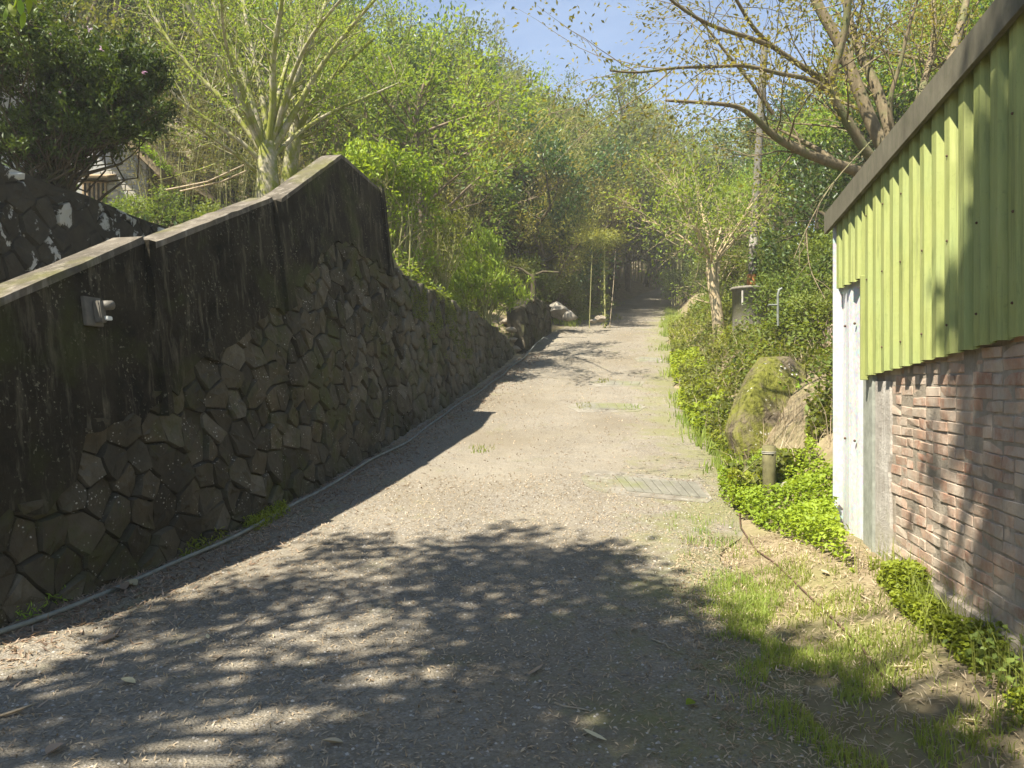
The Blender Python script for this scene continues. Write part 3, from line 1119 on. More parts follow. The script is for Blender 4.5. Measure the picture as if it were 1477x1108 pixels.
YC = 5.09                       # end of the brickwork towards the door
sbox('mortar_bed', -.6, YC + .3, -.1, 1.95, -.25, -.0008, M['brick_mortar'], 0)
sbox('footing', -.6, YC + .02, -.2, .34, -.2, .03, M['brick_mortar'], .01)
Rb = random.Random(5)
nbr = 0
zc = .365; ci = 0
while zc < 1.86:
    y = YC - .02 - (0 if ci % 2 == 0 else .105)
    if ci % 2:
        lens = [.09]
    while y > 2.78:
        L_ = .2 if Rb.random() < .75 else .095
        if y > YC - .08 and ci % 2: pass
        prot = Rb.gauss(.002, .0018)
        if Rb.random() < .03: prot -= .009
        bm = bmesh.new(); vs = []
        hh = .056 + Rb.gauss(0, .002)
        tw = Rb.gauss(0, .003)
        for a in (0, 1):
            for b in (0, 1):
                for c in (0, 1):
                    vs.append(bm.verts.new(Sh(y - a * (L_ / 1.014), zc + b * hh + (a - .5) * tw + Rb.gauss(0, .003), (-.09 if c == 0 else prot) + Rb.gauss(0, .003) * c)))
        bmesh.ops.convex_hull(bm, input=vs)
        bmesh.ops.bevel(bm, geom=bm.edges[:], offset=.0028, segments=1, affect='EDGES')
        reparent_local(sh, bm_obj('brick', bm, M['brick'])); nbr += 1
        y -= (L_ + .011 + Rb.uniform(-.002, .003)) / 1.014
    zc += .0665; ci += 1
# rendered corner strip and steel flashing beside the bricks
bm = bmesh.new()
prev = None
nk = 14
for k in range(nk):
    z = -.1 + k * 1.62 / (nk - 1)
    j = Rb.gauss(0, .012)
    ring = [bm.verts.new(Sh(YC + .27, z, .012)), bm.verts.new(Sh(YC - .045 + j, z, .016 + Rb.gauss(0, .003))), bm.verts.new(Sh(YC - .05 + j, z, -.1)), bm.verts.new(Sh(YC + .27, z, -.1))]
    if prev:
        for q in range(4): bm.faces.new((prev[q], prev[(q + 1) % 4], ring[(q + 1) % 4], ring[q]))
    prev = ring
reparent_local(sh, bm_obj('corner_render', bm, M['concrete_pale']))
sbox('flashing', YC + .275, YC + .36, -.05, 1.57, -.1, .03, M['flashing'], .003)

# corrugated sheets
pz_bot = lambda y: 1.555 + (5.5 - y) * .07
pz_top = lambda y: 2.98 + (6.2 - y) * .085


def corrugated(y0, y1, botf, topf, seed, phase=0.0):
    pitch = .178; prof = [(0, 0), (.30, 0), (.42, .034), (.80, .034), (.92, 0)]
    ys_ = []
    y = y1
    k = 0
    pts = []
    while y > y0 + 1e-6:
        for f, h in prof:
            yy = y - f * pitch / 1.014
            if yy >= y0: pts.append((yy, h))
        y -= pitch / 1.014
    pts.append((y0, 0))
    Rr = random.Random(seed)
    verts = []; faces = []
    n = 0
    for yy, h in pts:
        zb = botf(yy) + Rr.gauss(0, .002)
        for z in (zb, (zb + topf(yy)) / 2, topf(yy)): verts.append(Sh(yy, z, .03 + h))
        for z in (topf(yy), (zb + topf(yy)) / 2, zb): verts.append(Sh(yy, z, .027 + h))
    for k in range(len(pts) - 1):
        for q in range(6): faces.append((k * 6 + q, (k + 1) * 6 + q, (k + 1) * 6 + (q + 1) % 6, k * 6 + (q + 1) % 6))
    bm = bmesh.new(); vs = [bm.verts.new(v) for v in verts]
    for f in faces: bm.faces.new([vs[q] for q in f])
    ob = bm_obj('corrugated_sheet', bm, M['green_metal'])
    reparent_local(sh, ob)


DY0 = 5.50; DY1 = 6.28
corrugated(DY0, DY1, lambda y: 2.30, pz_top, 1)
ye = DY0 - .004
k = 0
while ye > -.5:
    corrugated(ye - .70, ye, pz_bot, pz_top, 10 + k); ye -= .702; k += 1
sbox('lintel', DY0 + .01, DY1, 2.26, 2.33, -.12, .0, M['galv'], .003)
# trim along the sheets' free edges
sbox('edge_trim', DY0 - .004, DY0 + .022, 1.53, 2.31, -.02, .072, M['green_metal'], .003)
sbox('edge_trim', DY1, DY1 + .02, .15, 3.0, -.02, .07, M['galv'], .003)
# screws on the sheets, in rows
bm = bmesh.new(); bmesh.ops.create_uvsphere(bm, u_segments=6, v_segments=4, radius=.007)
scm = bpy.data.meshes.new('screw'); bm.to_mesh(scm); bm.free(); scm.materials.append(M['rust'])
yy_ = DY0 - .004 - .61 * .178
while yy_ > 2.4:
    for zz_ in (1.72 + (5.5 - yy_) * .07, 2.28, 2.72):
        if Rb.random() < .8: reparent_local(sh, put('screw', scm, None, Sh(yy_ + Rb.gauss(0, .006), zz_ + Rb.gauss(0, .012), .066)))
    yy_ -= .178 * 2 / 1.014
# folded galvanised door leaf
dr = empty('door', Sh(5.9, .2, 0)); reparent_local(sh, dr)


def dpart(name, y0, y1, z0, z1, oa, ob_, mat):
    """a sheet from (y0, offset oa) to (y1, offset ob_)"""
    bm = bmesh.new()
    vs = [bm.verts.new(Sh(y, z, o + e)) for (y, o) in ((y0, oa), (y1, ob_)) for z in (z0, z1) for e in (0, -.012)]
    bmesh.ops.convex_hull(bm, input=vs)
    o = bm_obj(name, bm, mat)
    o.parent = dr; o.matrix_parent_inverse = Matrix.Translation(Sh(5.9, .2, 0)).inverted()
    return o


dpart('leaf', 6.0, DY1 - .005, .19, 2.27, .02, -.005, M['galv'])
dpart('leaf', DY0 + .18, 5.995, .19, 2.27, -.035, .018, M['galv'])
dpart('jamb', DY0 + .03, DY0 + .175, .17, 2.27, .005, .005, M['flashing'])
for (yy, zz) in ((6.13, 1.98), (5.86, 1.98), (6.13, 1.05), (5.86, 1.05)):
    bm = bmesh.new(); bmesh.ops.create_uvsphere(bm, u_segments=8, v_segments=5, radius=.011)
    o = bm_obj('bolt', bm, M['rust'], None, True, Sh(yy, zz, .016)); o.parent = dr; o.matrix_parent_inverse = Matrix.Translation(Sh(5.9, .2, 0)).inverted()
sbox('door_sill', DY0 - .02, DY1, -.15, .165, -.25, .13, M['concrete'], .015)
# far corner, roof, fascia
FO = .075


def fascia_pts():
    bm = bmesh.new(); vs = []
    for y in (-1.2, 6.45):
        zt = 2.98 + (6.2 - y) * .088
        for z in (zt - .15, zt + .025):
            for o in (FO, FO + .03): vs.append(bm.verts.new(Sh(y, z, o)))
    bmesh.ops.convex_hull(bm, input=vs)
    bmesh.ops.bevel(bm, geom=bm.edges[:], offset=.006, segments=1, affect='EDGES')
    reparent_local(sh, bm_obj('fascia', bm, M['fascia']))
    bm = bmesh.new(); vs = []
    for y in (-1.2, 6.44):
        zt = 2.98 + (6.2 - y) * .088
        for z in (zt - .02, zt + .02):
            for o in (FO - .002, -4.2): vs.append(bm.verts.new(Sh(y, z + (.0 if o > 0 else .25), o)))
    bmesh.ops.convex_hull(bm, input=vs)
    reparent_local(sh, bm_obj('roof', bm, M['fascia']))


fascia_pts()
sbox('wall', 6.2, 6.29, -.1, 2.95, -4.1, -.13, M['concrete'], 0)
sbox('wall', -.7, 6.2, -.1, 3.1, -4.1, -4.0, M['concrete'], 0)
sbox('wall', -.75, -.7, -.1, 3.3, -4.1, -.02, M['concrete'], 0)

# ------------------------------------------------------------------ tree builders
def grow(tb, tips, p, d, L, r, depth, R, spread=.55, up=.15, kids=(3, 4), shrink=.68, tw_sides=4):
    """recursive branching; collects tips (pos, dir)"""
    n = 5 if depth > 0 else 4
    pts = [np.array(p, float)]
    dd = np.array(d, float); dd /= np.linalg.norm(dd)
    for k in range(n - 1):
        dd = dd + R.normal(0, .13, 3) + np.array([0, 0, up * .25]); dd /= np.linalg.norm(dd)
        pts.append(pts[-1] + dd * L / (n - 1))
    r1 = r * (.62 if depth > 0 else .35)
    tb.add(pts, r, r1, 7 if depth >= 3 else (5 if depth == 2 else tw_sides))
    if depth == 0:
        tips.append((pts[-1], dd)); tips.append((pts[2], dd)); return
    if depth == 1:
        tips.append((pts[-1], dd))
    m = R.integers(kids[0], kids[1] + 1)
    for k in range(m):
        f = 1.0 if k == 0 else R.uniform(.35, 1)
        q = pts[min(n - 1, int(round(f * (n - 1))))]
        nd = dd + R.normal(0, spread, 3) + np.array([0, 0, up]); nd /= np.linalg.norm(nd)
        grow(tb, tips, q, nd, L * shrink * R.uniform(.75, 1.2), max(r1 * (.9 if k == 0 else .65), .004), depth - 1, R, spread, up, kids, shrink, tw_sides)


def tip_leaves(tips, per, crad, drop=0.0):
    T = np.array([t[0] for t in tips]); D = np.array([t[1] for t in tips])
    idx = np.repeat(np.arange(len(T)), per)
    off = rng.normal(0, crad, (len(idx), 3)); off[:, 2] -= drop * np.abs(rng.normal(0, 1, len(idx)))
    return T[idx] + off, D[idx] + off / crad * .4


def proto_tree(kind, seed, H, leafmat, barkmat, leafL, leafW, per, crad, lowcut=.35, kids=(3, 4), spread=.6, up=.12, drop=0.0):
    R = np.random.default_rng(seed)
    tb = Tubes(); tips = []
    hh = H * lowcut
    trunk = curve_pts((0, 0, -.3), (R.normal(0, .04) * H, R.normal(0, .04) * H, hh), 5, 0, .03, R)
    r0 = H * .018
    tb.add(trunk, r0 * 1.25, r0 * .85, 8)
    nl = 6
    for k in range(nl):
        a = k * 2.4 + R.uniform(-.4, .4)
        q = trunk[-1] if k < 4 else trunk[-2]
        el = R.uniform(.35, 1.3)
        d = (math.cos(a) * math.cos(el), math.sin(a) * math.cos(el), math.sin(el))
        grow(tb, tips, q, d, H * .27, r0 * .6, 3, R, spread, up, kids, .66)
    C, A = tip_leaves(tips, per, crad, drop)
    root = empty(kind, (0, 0, 0))
    put('trunk', tb.mesh('trunk', barkmat), root)
    put('crown', leaf_mesh('crown', C, leafL, leafW, leafmat, A, .4), root)
    return root


def proto_bamboo(kind, seed, H, n, leafmat, leafper=320):
    R = np.random.default_rng(seed)
    tb = Tubes(); C = []; A = []
    for k in range(n):
        a = R.uniform(0, 6.28); b = R.uniform(0, 1) ** .5 * 1.0
        base = np.array([math.cos(a) * b, math.sin(a) * b, -.2])
        h = H * R.uniform(.7, 1.08); lean = R.uniform(.10, .34) * h
        dirx, diry = math.cos(a + R.normal(0, .5)), math.sin(a + R.normal(0, .5))
        t = np.linspace(0, 1, 9)
        pts = np.stack([base[0] + dirx * lean * t ** 2.4, base[1] + diry * lean * t ** 2.4, base[2] + h * t - .12 * h * t ** 5], 1)
        tb.add(pts, .035, .008, 5)
        for q in range(16):
            f = R.uniform(.38, 1.0)
            p = np.array([np.interp(f, t, pts[:, j]) for j in range(3)])
            aa = R.uniform(0, 6.28); Lb = (1.15 - f) * 1.3 + .25
            e = p + np.array([math.cos(aa) * Lb, math.sin(aa) * Lb, .25 * Lb - .2])
            tb.add(curve_pts(p, e, 4, .1, 0, R), .007, .003, 3)
            m = leafper // 16
            s = R.uniform(.2, 1.1, m)[:, None]
            pos = p + (e - p) * s + R.normal(0, .16, (m, 3)); C.append(pos)
            A.append(np.stack([R.normal(0, .6, m) + math.cos(aa) * .5, R.normal(0, .6, m) + math.sin(aa) * .5, R.uniform(-1.2, .1, m)], 1))
    root = empty(kind)
    put('culms', tb.mesh('culms', M['culm']), root)
    put('leaves', leaf_mesh('leaves', np.concatenate(C), .17, .034, leafmat, np.concatenate(A), .2), root)
    return root


# forest types: built once, then copied over the hillside
P_dark = proto_tree('evergreen_tree', 21, 9.0, M['leaf_dark'], M['bark_dark'], .19, .09, 15, .26, .30)
P_mid = proto_tree('broadleaf_tree', 22, 8.5, M['leaf_mid'], M['bark'], .17, .085, 13, .25, .30)
P_olive = proto_tree('olive_leaved_tree', 23, 8.0, M['leaf_olive'], M['bark'], .15, .07, 13, .25, .28)
P_light = proto_tree('airy_tree', 24, 8.5, M['leaf_light'], M['bark_tan'], .12, .055, 13, .21, .35, (3, 4), .55, .2)
P_bamb = proto_bamboo('bamboo_clump', 25, 9.5, 15, M['leaf_bamboo'])
P_bamb2 = proto_bamboo('bamboo_clump', 26, 7.5, 13, M['leaf_mid'])
P_shrub = proto_tree('wild_shrub', 27, 3.2, M['leaf_mid'], M['bark'], .11, .055, 10, .13, .12, (3, 4), .7)
LAB = {
    'evergreen_tree': ('dense dark evergreen tree in the hillside wood', 'tree'),
    'broadleaf_tree': ('mid green broadleaf tree in the hillside wood', 'tree'),
    'olive_leaved_tree': ('olive brown leaved tree in the hillside wood', 'tree'),
    'airy_tree': ('airy pale green tree in the hillside wood', 'tree'),
    'bamboo_clump': ('arching bamboo clump at the edge of the wood', 'bamboo'),
    'wild_shrub': ('low wild shrub at the foot of the wood', 'shrub'),
}
first = {}


def plant(proto, px=None, d=None, x=None, y=None, s=1.0, rz=None, sz=None, sink=0.0):
    if x is None:
        x = (px - CX) / F * d; y = d
    kind = proto.name.split('.')[0]
    l_, r_ = float(XL(y)) - .9, float(XR(y)) + .7
    if l_ < x < r_: x = l_ if x - l_ < r_ - x else r_
    z = gz(x, y) - .05 - sink
    rz = random.uniform(0, 6.28) if rz is None else rz
    sc = (s * random.uniform(.9, 1.1), s * random.uniform(.9, 1.1), (sz or s) * random.uniform(.93, 1.07))
    lab, cat = LAB[kind]
    ppx = CX + F * x / y
    zone = [z_ for lim, z_ in ((230, 'behind the azalea and house'), (470, 'behind the mossy many-stemmed tree'), (640, 'behind the tall shrub at the parapet end'),
                               (765, 'above the bright bush on the wall'), (960, 'past the brush pile'), (1100, 'behind the pollarded tree'), (1235, 'behind the concrete tank'), (9999, 'behind the shed')) if ppx < lim][0]
    size = 'tall ' if s > 1.3 and kind != 'wild_shrub' else ('small ' if s < .75 else '')
    rank = 'far up ' if y > 45 else ('low ' if y < 28 else '')
    lab = size + lab.split(' in the')[0].split(' at the')[0] + ' ' + rank + zone
    grp = LAB[kind][0].split(' in the')[0].split(' at the')[0] + 's'
    if proto.name not in first:
        first[proto.name] = 1
        o = proto; o.location = (x, y, z); o.rotation_euler = (0, 0, rz); o.scale = sc
    else:
        o = copy_thing(proto, (x, y, z), rz, sc)
    tag(o, lab, cat, grp)
    return o


# (pixel column, depth, scale) - a wooded hillside closing the view
for px, d, s in ((40, 26, 1.2), (150, 30, 1.35), (330, 27, 1.15), (250, 34, 1.5), (560, 30, 1.15), (480, 36, 1.45), (610, 38, 1.45), (390, 42, 1.7), (670, 44, 1.5), (-60, 30, 1.3), (300, 48, 1.9), (540, 48, 1.8),
                 (1190, 24, .72), (1150, 30, .95), (1290, 22, .8), (1350, 27, 1.0), (1235, 17, .62), (1420, 24, 1.0), (1250, 32, 1.1), (745, 56, 1.4), (1060, 34, .75), (990, 52, 1.0), (895, 46, 1.0), (935, 55, 1.2), (985, 72, 1.5)):
    plant(P_dark, px, d, s=s)
for px, d, s in ((100, 22, 1.0), (290, 23, .95), (440, 25, 1.1), (540, 24, 1.0), (640, 33, 1.25), (700, 40, 1.4), (760, 46, 1.45), (820, 52, 1.5), (650, 52, 1.8), (580, 42, 1.6),
                 (1110, 38, 1.0), (1060, 52, 1.15), (1180, 46, 1.2), (1400, 36, 1.2), (890, 60, 1.55), (970, 66, 1.5), (1120, 60, 1.5), (1230, 50, 1.5), (1320, 42, 1.4), (840, 70, 1.9), (930, 78, 1.9), (1040, 76, 1.8), (770, 70, 2.0), (1150, 80, 2.0), (700, 66, 2.1), (850, 45, 1.6), (890, 53, 1.75), (945, 62, 2.0), (810, 40, 1.45)):
    plant(P_mid, px, d, s=s)
for px, d, s in ((690, 27, .95), (760, 31, 1.0), (830, 36, 1.1), (880, 42, 1.2), (735, 36, 1.2), (930, 50, 1.25), (1010, 58, 1.3), (800, 28.5, .7), (790, 40, 1.35), (860, 48, 1.35), (710, 47, 1.6), (960, 58, 1.4), (1075, 64, 1.5)):
    plant(P_olive, px, d, s=s)
for px, d, s in ((452, 22, .9), (660, 29, 1.15), (190, 24, 1.15), (20, 24, 1.15), (575, 34, 1.45), (380, 30, 1.35), (700, 33, 1.15), (1090, 26, .55), (450, 30, 1.3), (280, 28, 1.25), (100, 34, 1.5), (780, 36, 1.15), (1000, 44, .9), (850, 56, 1.5), (1140, 24, .6), (1330, 17, .95), (1255, 20, .8), (1410, 15, .95), (1180, 26, .8), (980, 64, 1.6), (1060, 70, 1.7)):
    plant(P_light, px, d, s=s)
for px, d, s in ((250, 19.5, .6), (330, 20.5, .65), (430, 21, .7), (850, 32, .75), (905, 36, .75), (780, 30, .7), (955, 43, .85), (870, 40, .9), (920, 40, .8), (730, 29, .8), (660, 26, .8), (1040, 42, .8), (1085, 34, .7), (985, 50, .9), (1010, 56, 1.0)):
    plant(P_bamb, px, d, s=s)
for px, d, s in ((820, 31, .65), (885, 34, .65), (940, 40, .7), (1015, 46, .8), (1075, 40, .7), (700, 28, .7), (640, 27, .8), (975, 60, 1.0), (1055, 60, 1.0)):
    plant(P_bamb2, px, d, s=s)
for px, d, s in ((300, 18.5, .8), (225, 18, .7), (460, 19, .8), (560, 19.5, .8), (720, 25.5, .8), (790, 28, .8), (850, 30.5, .7), (905, 34, .8), (930, 38, .9), (690, 23, .8), (655, 20.5, .7), (760, 27, .9), (825, 30, .9), (875, 33, .9),
                 (1152, 16, .6), (1170, 14, .7), (1200, 12.5, .6), (1150, 20, .8), (1060, 24, .8), (1040, 30, .9), (1160, 18.5, 1.0), (1215, 15, .9), (1025, 36, .9), (1050, 45, 1.1), (1010, 40, .9), (1115, 25, 1.0), (1180, 17, 1.0), (1020, 60, 1.6), (955, 62, 1.4)):
    plant(P_shrub, px, d, s=s)

for y_, pr_, s_ in ((27.0, P_dark, .85), (30.0, P_bamb, 1.0), (33.0, P_dark, 1.0), (36.5, P_bamb, 1.1), (40.0, P_dark, 1.1), (44.5, P_mid, 1.2), (49.0, P_dark, 1.2), (55, P_bamb, 1.3)):
    plant(pr_, x=float(XL(y_)) - 1.3 - .5 * s_, y=y_, s=s_)


# ------------------------------------------------------------------ traced trees
def traced(polys, tb, twigR, sub=1, per_m=4.0, Ls=(.5, 1.1), spread=.9, up=.25, depth=1, r_child=.35, from_f=.25):
    """polys: list of (points (world), r0, r1); spawn side twigs along them, return tips"""
    tips = []
    for pts, r0, r1 in polys:
        pts = np.array([tuple(p) for p in pts])
        # smooth the polyline
        m = len(pts); t = np.arange(m); tt = np.linspace(0, m - 1, (m - 1) * 3 + 1)
        q = np.stack([np.interp(tt, t, pts[:, k]) for k in range(3)], 1)
        for _ in range(2): q[1:-1] = (q[:-2] + 2 * q[1:-1] + q[2:]) / 4
        rad = np.linspace(r0, r1, len(q))
        tb.add(q, rad, None, 8 if r0 > .05 else 5)
        seg = np.linalg.norm(np.diff(q, axis=0), axis=1); L = seg.sum()
        n = int(L * per_m)
        for k in range(n):
            f = twigR.uniform(from_f, 1.0); j = min(int(f * (len(q) - 1)), len(q) - 2)
            p = q[j] + (q[j + 1] - q[j]) * twigR.uniform()
            dd = q[j + 1] - q[j]; dd /= np.linalg.norm(dd) + 1e-9
            nd = dd * .8 + twigR.normal(0, spread, 3) + np.array([0, 0, up]); nd /= np.linalg.norm(nd)
            grow(tb, tips, p, nd, twigR.uniform(*Ls), max(.006, rad[j] * r_child), depth, twigR, .5, up * .5, (2, 3), .7, 3)
        tips.append((q[-1], q[-1] - q[-2]))
    return tips


# mossy many-stemmed tree behind the parapet
R1 = np.random.default_rng(31)
D = 15.0
tb = Tubes()
base = at(388, 300, D); fork = at(385, 232, D)
base.z = gz(base.x, base.y) - .2
polys = [([base, at(386, 280, D), fork, at(387, 205, D)], .28, .17)]
targets = [  # successive pixels and depth drift of each stem
    ([(383, 225), (355, 165), (330, 110), (290, 50), (262, -10)], -1.0, .12),
    ([(383, 220), (362, 140), (345, 90), (312, 20), (300, -30)], .4, .11),
    ([(386, 212), (380, 140), (360, 60), (352, 10), (345, -40)], 1.0, .10),
    ([(388, 210), (395, 150), (392, 80), (405, 20), (410, -40)], -1.2, .12),
    ([(390, 212), (415, 140), (440, 80), (465, 20), (480, -30)], .8, .11),
    ([(392, 218), (432, 150), (462, 95), (505, 40), (545, -5)], -.6, .10),
    ([(392, 228), (430, 190), (480, 160), (530, 140), (575, 120)], .9, .07),
    ([(378, 235), (350, 205), (310, 180), (265, 150), (245, 130)], -.8, .08),
    ([(380, 222), (330, 150), (275, 100), (230, 40), (205, -10)], .2, .08),
    ([(386, 215), (405, 120), (430, 40), (435, -30)], 1.4, .09),
    ([(372, 250), (340, 222), (300, 195), (255, 160)], -1.4, .06),
    ([(391, 212), (420, 110), (448, 50), (500, -10)], -1.6, .08),
    ([(384, 218), (345, 120), (322, 60), (318, -20)], -2.0, .07),
]
for pxs, dd, r in targets:
    m = len(pxs)
    polys.append(([at(x, y, D + dd * k / (m - 1)) for k, (x, y) in enumerate(pxs)], r * .72, r * .27))
tips = traced(polys[:1], tb, R1, per_m=0)
tips = traced(polys[1:], tb, R1, per_m=5.0, Ls=(.5, 1.2), spread=.55, up=.25, depth=1, r_child=.28, from_f=.22)
mt = empty('mossy_tree', base)
tag(mt, 'nearly bare many-stemmed tree with mossy pale branches behind the parapet peak', 'tree')
reparent_local(mt, put('trunk', tb.mesh('trunk', M['bark_moss'])))
C, A = tip_leaves(tips, 7, .15)
reparent_local(mt, put('crown', leaf_mesh('crown', C, .07, .03, M['leaf_light'], A)))
# second mossy trunk just behind it
tb = Tubes(); R2 = np.random.default_rng(32)
b2 = at(412, 300, 16.5); b2.z = gz(b2.x, b2.y) - .2
pl = [([b2, at(415, 250, 16.5), at(428, 190, 16.5), at(432, 120, 16.6), at(440, 40, 16.8), at(445, -30, 17)], .2, .07),
      ([at(428, 190, 16.5), at(455, 140, 16.3), at(500, 90, 16.2), at(540, 55, 16)], .08, .03)]
tips = traced(pl, tb, R2, per_m=3, spread=.6)
m2 = empty('mossy_sapling', b2)
tag(m2, 'slimmer mossy trunk leaning behind the many-stemmed tree', 'tree')
reparent_local(m2, put('trunk', tb.mesh('trunk', M['bark_moss'])))
C, A = tip_leaves(tips, 5, .13)
reparent_local(m2, put('crown', leaf_mesh('crown', C, .08, .035, M['leaf_light'], A)))

# tree behind the shed
R3 = np.random.default_rng(33); tb = Tubes()
D = 9.5
b3 = at(1300, 330, 9.6); b3.z = gz(b3.x, b3.y) - .2
j0 = at(1300, 255, 9.5)
pl = [([b3, at(1302, 320, 9.6), j0], .26, .22)]
spec = [
    ([(1300, 255), (1268, 205), (1238, 130), (1216, 70), (1180, 10), (1165, -30)], .3, .12, .075),
    ([(1296, 250), (1282, 180), (1262, 120), (1236, 70), (1222, 20), (1216, -30)], .8, .10, .055),
    ([(1298, 260), (1252, 225), (1235, 195), (1205, 150), (1196, 118), (1210, 80), (1222, 30), (1224, -20)], -.6, .085, .05),
    ([(1296, 270), (1235, 246), (1190, 232), (1150, 216), (1118, 198), (1095, 175), (1070, 155), (1045, 150), (960, 145)], -.9, .10, .02),
    ([(1210, 238), (1180, 215), (1145, 197), (1120, 185)], .5, .06, .015),
    ([(1196, 120), (1170, 105), (1140, 85), (1110, 65), (1085, 40), (1062, 0), (1050, -20)], -1.0, .055, .02),
    ([(1190, 128), (1165, 112), (1130, 108), (1075, 93), (1040, 96), (972, 97), (920, 106), (880, 102)], -1.2, .04, .012),
    ([(1110, 66), (1075, 52), (1030, 40), (985, 15), (950, -15)], -1.4, .03, .012),
    ([(1115, 165), (1085, 120), (1050, 80), (1020, 40), (990, 10)], -.3, .028, .010),
    ([(1300, 250), (1340, 170), (1372, 90), (1390, 20), (1400, -30)], .8, .10, .05),
    ([(1290, 200), (1280, 150), (1300, 90), (1310, 40), (1330, -20)], -.4, .045, .02),
    ([(1298, 240), (1330, 130), (1350, 60), (1345, -10)], 1.8, .08, .04),
    ([(973, 97), (946, 122), (900, 155), (851, 183), (800, 237)], -.6, .011, .004),
    ([(1257, 203), (1193, 271), (1159, 339), (1145, 373)], -1.2, .010, .004),
    ([(1163, 330), (1165, 370), (1170, 395), (1190, 431)], -1.3, .008, .004),
]
for pxs, dd, r0, r1 in spec:
    m = len(pxs)
    d0 = D if dd > -1.15 else D - .9
    if r0 > .03: r0 *= .8; r1 *= .8
    pl.append(([at(x, y, d0 + dd * k / (m - 1)) for k, (x, y) in enumerate(pxs)], r0, r1))
traced(pl[:1], tb, R3, per_m=0)
tips = traced(pl[1:13], tb, R3, per_m=4.2, Ls=(.45, 1.1), spread=.65, up=.12, depth=1, r_child=.26, from_f=.28)
traced(pl[13:], tb, R3, per_m=2.5, Ls=(.15, .4), spread=.5, up=-.4, depth=0, r_child=.5, from_f=.2)
st = empty('shed_tree', b3)
tag(st, 'spreading tan-barked tree with sparse leaves rising behind the shed roof', 'tree')
reparent_local(st, put('trunk', tb.mesh('trunk', M['bark_tan'])))
C, A = tip_leaves(tips, 11, .14)
reparent_local(st, put('crown', leaf_mesh('crown', C, .062, .028, M['leaf_olive'], A)))

# pollarded pale tree beside the lane
R4 = np.random.default_rng(34); tb = Tubes(); D = 18.5
b4 = gp(1038, 487); D = b4.y
pl = [([b4 - Vector((0, 0, .2)), at(1036, 465, D), at(1033, 440, D), at(1029, 415, D), at(1025, 390, D), at(1026, 376, D)], .15, .12)]
for k in range(15):
    a = R4.uniform(0, 6.28); rx = R4.uniform(.5, 1.0)
    ex = 1031 + math.cos(a) * 72 * rx; ey = R4.uniform(255, 345)
    pl.append(([at(1028 + R4.normal(0, 3), 382 + R4.normal(0, 4), D), at((1028 + ex) / 2 + R4.normal(0, 6), (380 + ey) / 2 - 5, D + math.sin(a) * .6), at(ex, ey, D + math.sin(a) * 1.4)], .032, .010))
pl.append(([at(1030, 384, D), at(990, 345, D), at(955, 325, D), at(925, 318, D)], .04, .012))
pl.append(([at(1041, 478, D), at(1036, 440, D), at(1034, 410, D), at(1037, 376, D)], .06, .045))
traced(pl[:1], tb, R4, per_m=0)
tips = traced(pl[1:], tb, R4, per_m=5, Ls=(.35, .9), spread=.7, up=.2, depth=1, r_child=.3, from_f=.3)
pt = empty('pollarded_tree', b4)
tag(pt, 'pale-trunked pollarded tree with spring leaves beside the lane', 'tree')
reparent_local(pt, put('trunk', tb.mesh('trunk', M['bark_pale'])))
C, A = tip_leaves(tips, 5, .15)
reparent_local(pt, put('crown', leaf_mesh('crown', C, .10, .05, M['leaf_light'], A)))

# slim tree with loose spring leaves above the tall shrub
R5 = np.random.default_rng(35); tb = Tubes(); D = 17.5
b5 = Vector(at(612, 300, D)); b5.z = gz(b5.x, b5.y) - .1
pl = [([b5, at(606, 320, D), at(608, 250, D), at(600, 190, D), at(604, 140, D), at(625, 90, D)], .10, .03)]
for pxs in ([(604, 250), (640, 170), (672, 130), (690, 85)], [(602, 200), (570, 165), (545, 130), (520, 100)], [(602, 195), (650, 175), (690, 165), (720, 140)], [(606, 260), (650, 230), (690, 215), (715, 200)], [(600, 180), (575, 120), (560, 80)], [(604, 215), (560, 200), (520, 190), (490, 165)], [(610, 300), (650, 260), (680, 240)]):
    pl.append(([at(x, y, D + R5.normal(0, .5) * k) for k, (x, y) in enumerate(pxs)], .04, .01))
tips = traced(pl, tb, R5, per_m=3.5, Ls=(.4, 1.0), spread=.6, up=.2, depth=1, r_child=.3, from_f=.35)
lt = empty('slim_tree', b5)
tag(lt, 'slim grey-stemmed tree with loose bright leaf tufts above the terrace', 'tree')
reparent_local(lt, put('trunk', tb.mesh('trunk', M['bark'])))
C, A = tip_leaves(tips, 7, .12)
reparent_local(lt, put('crown', leaf_mesh('crown', C, .13, .06, M['leaf_light'], A)))


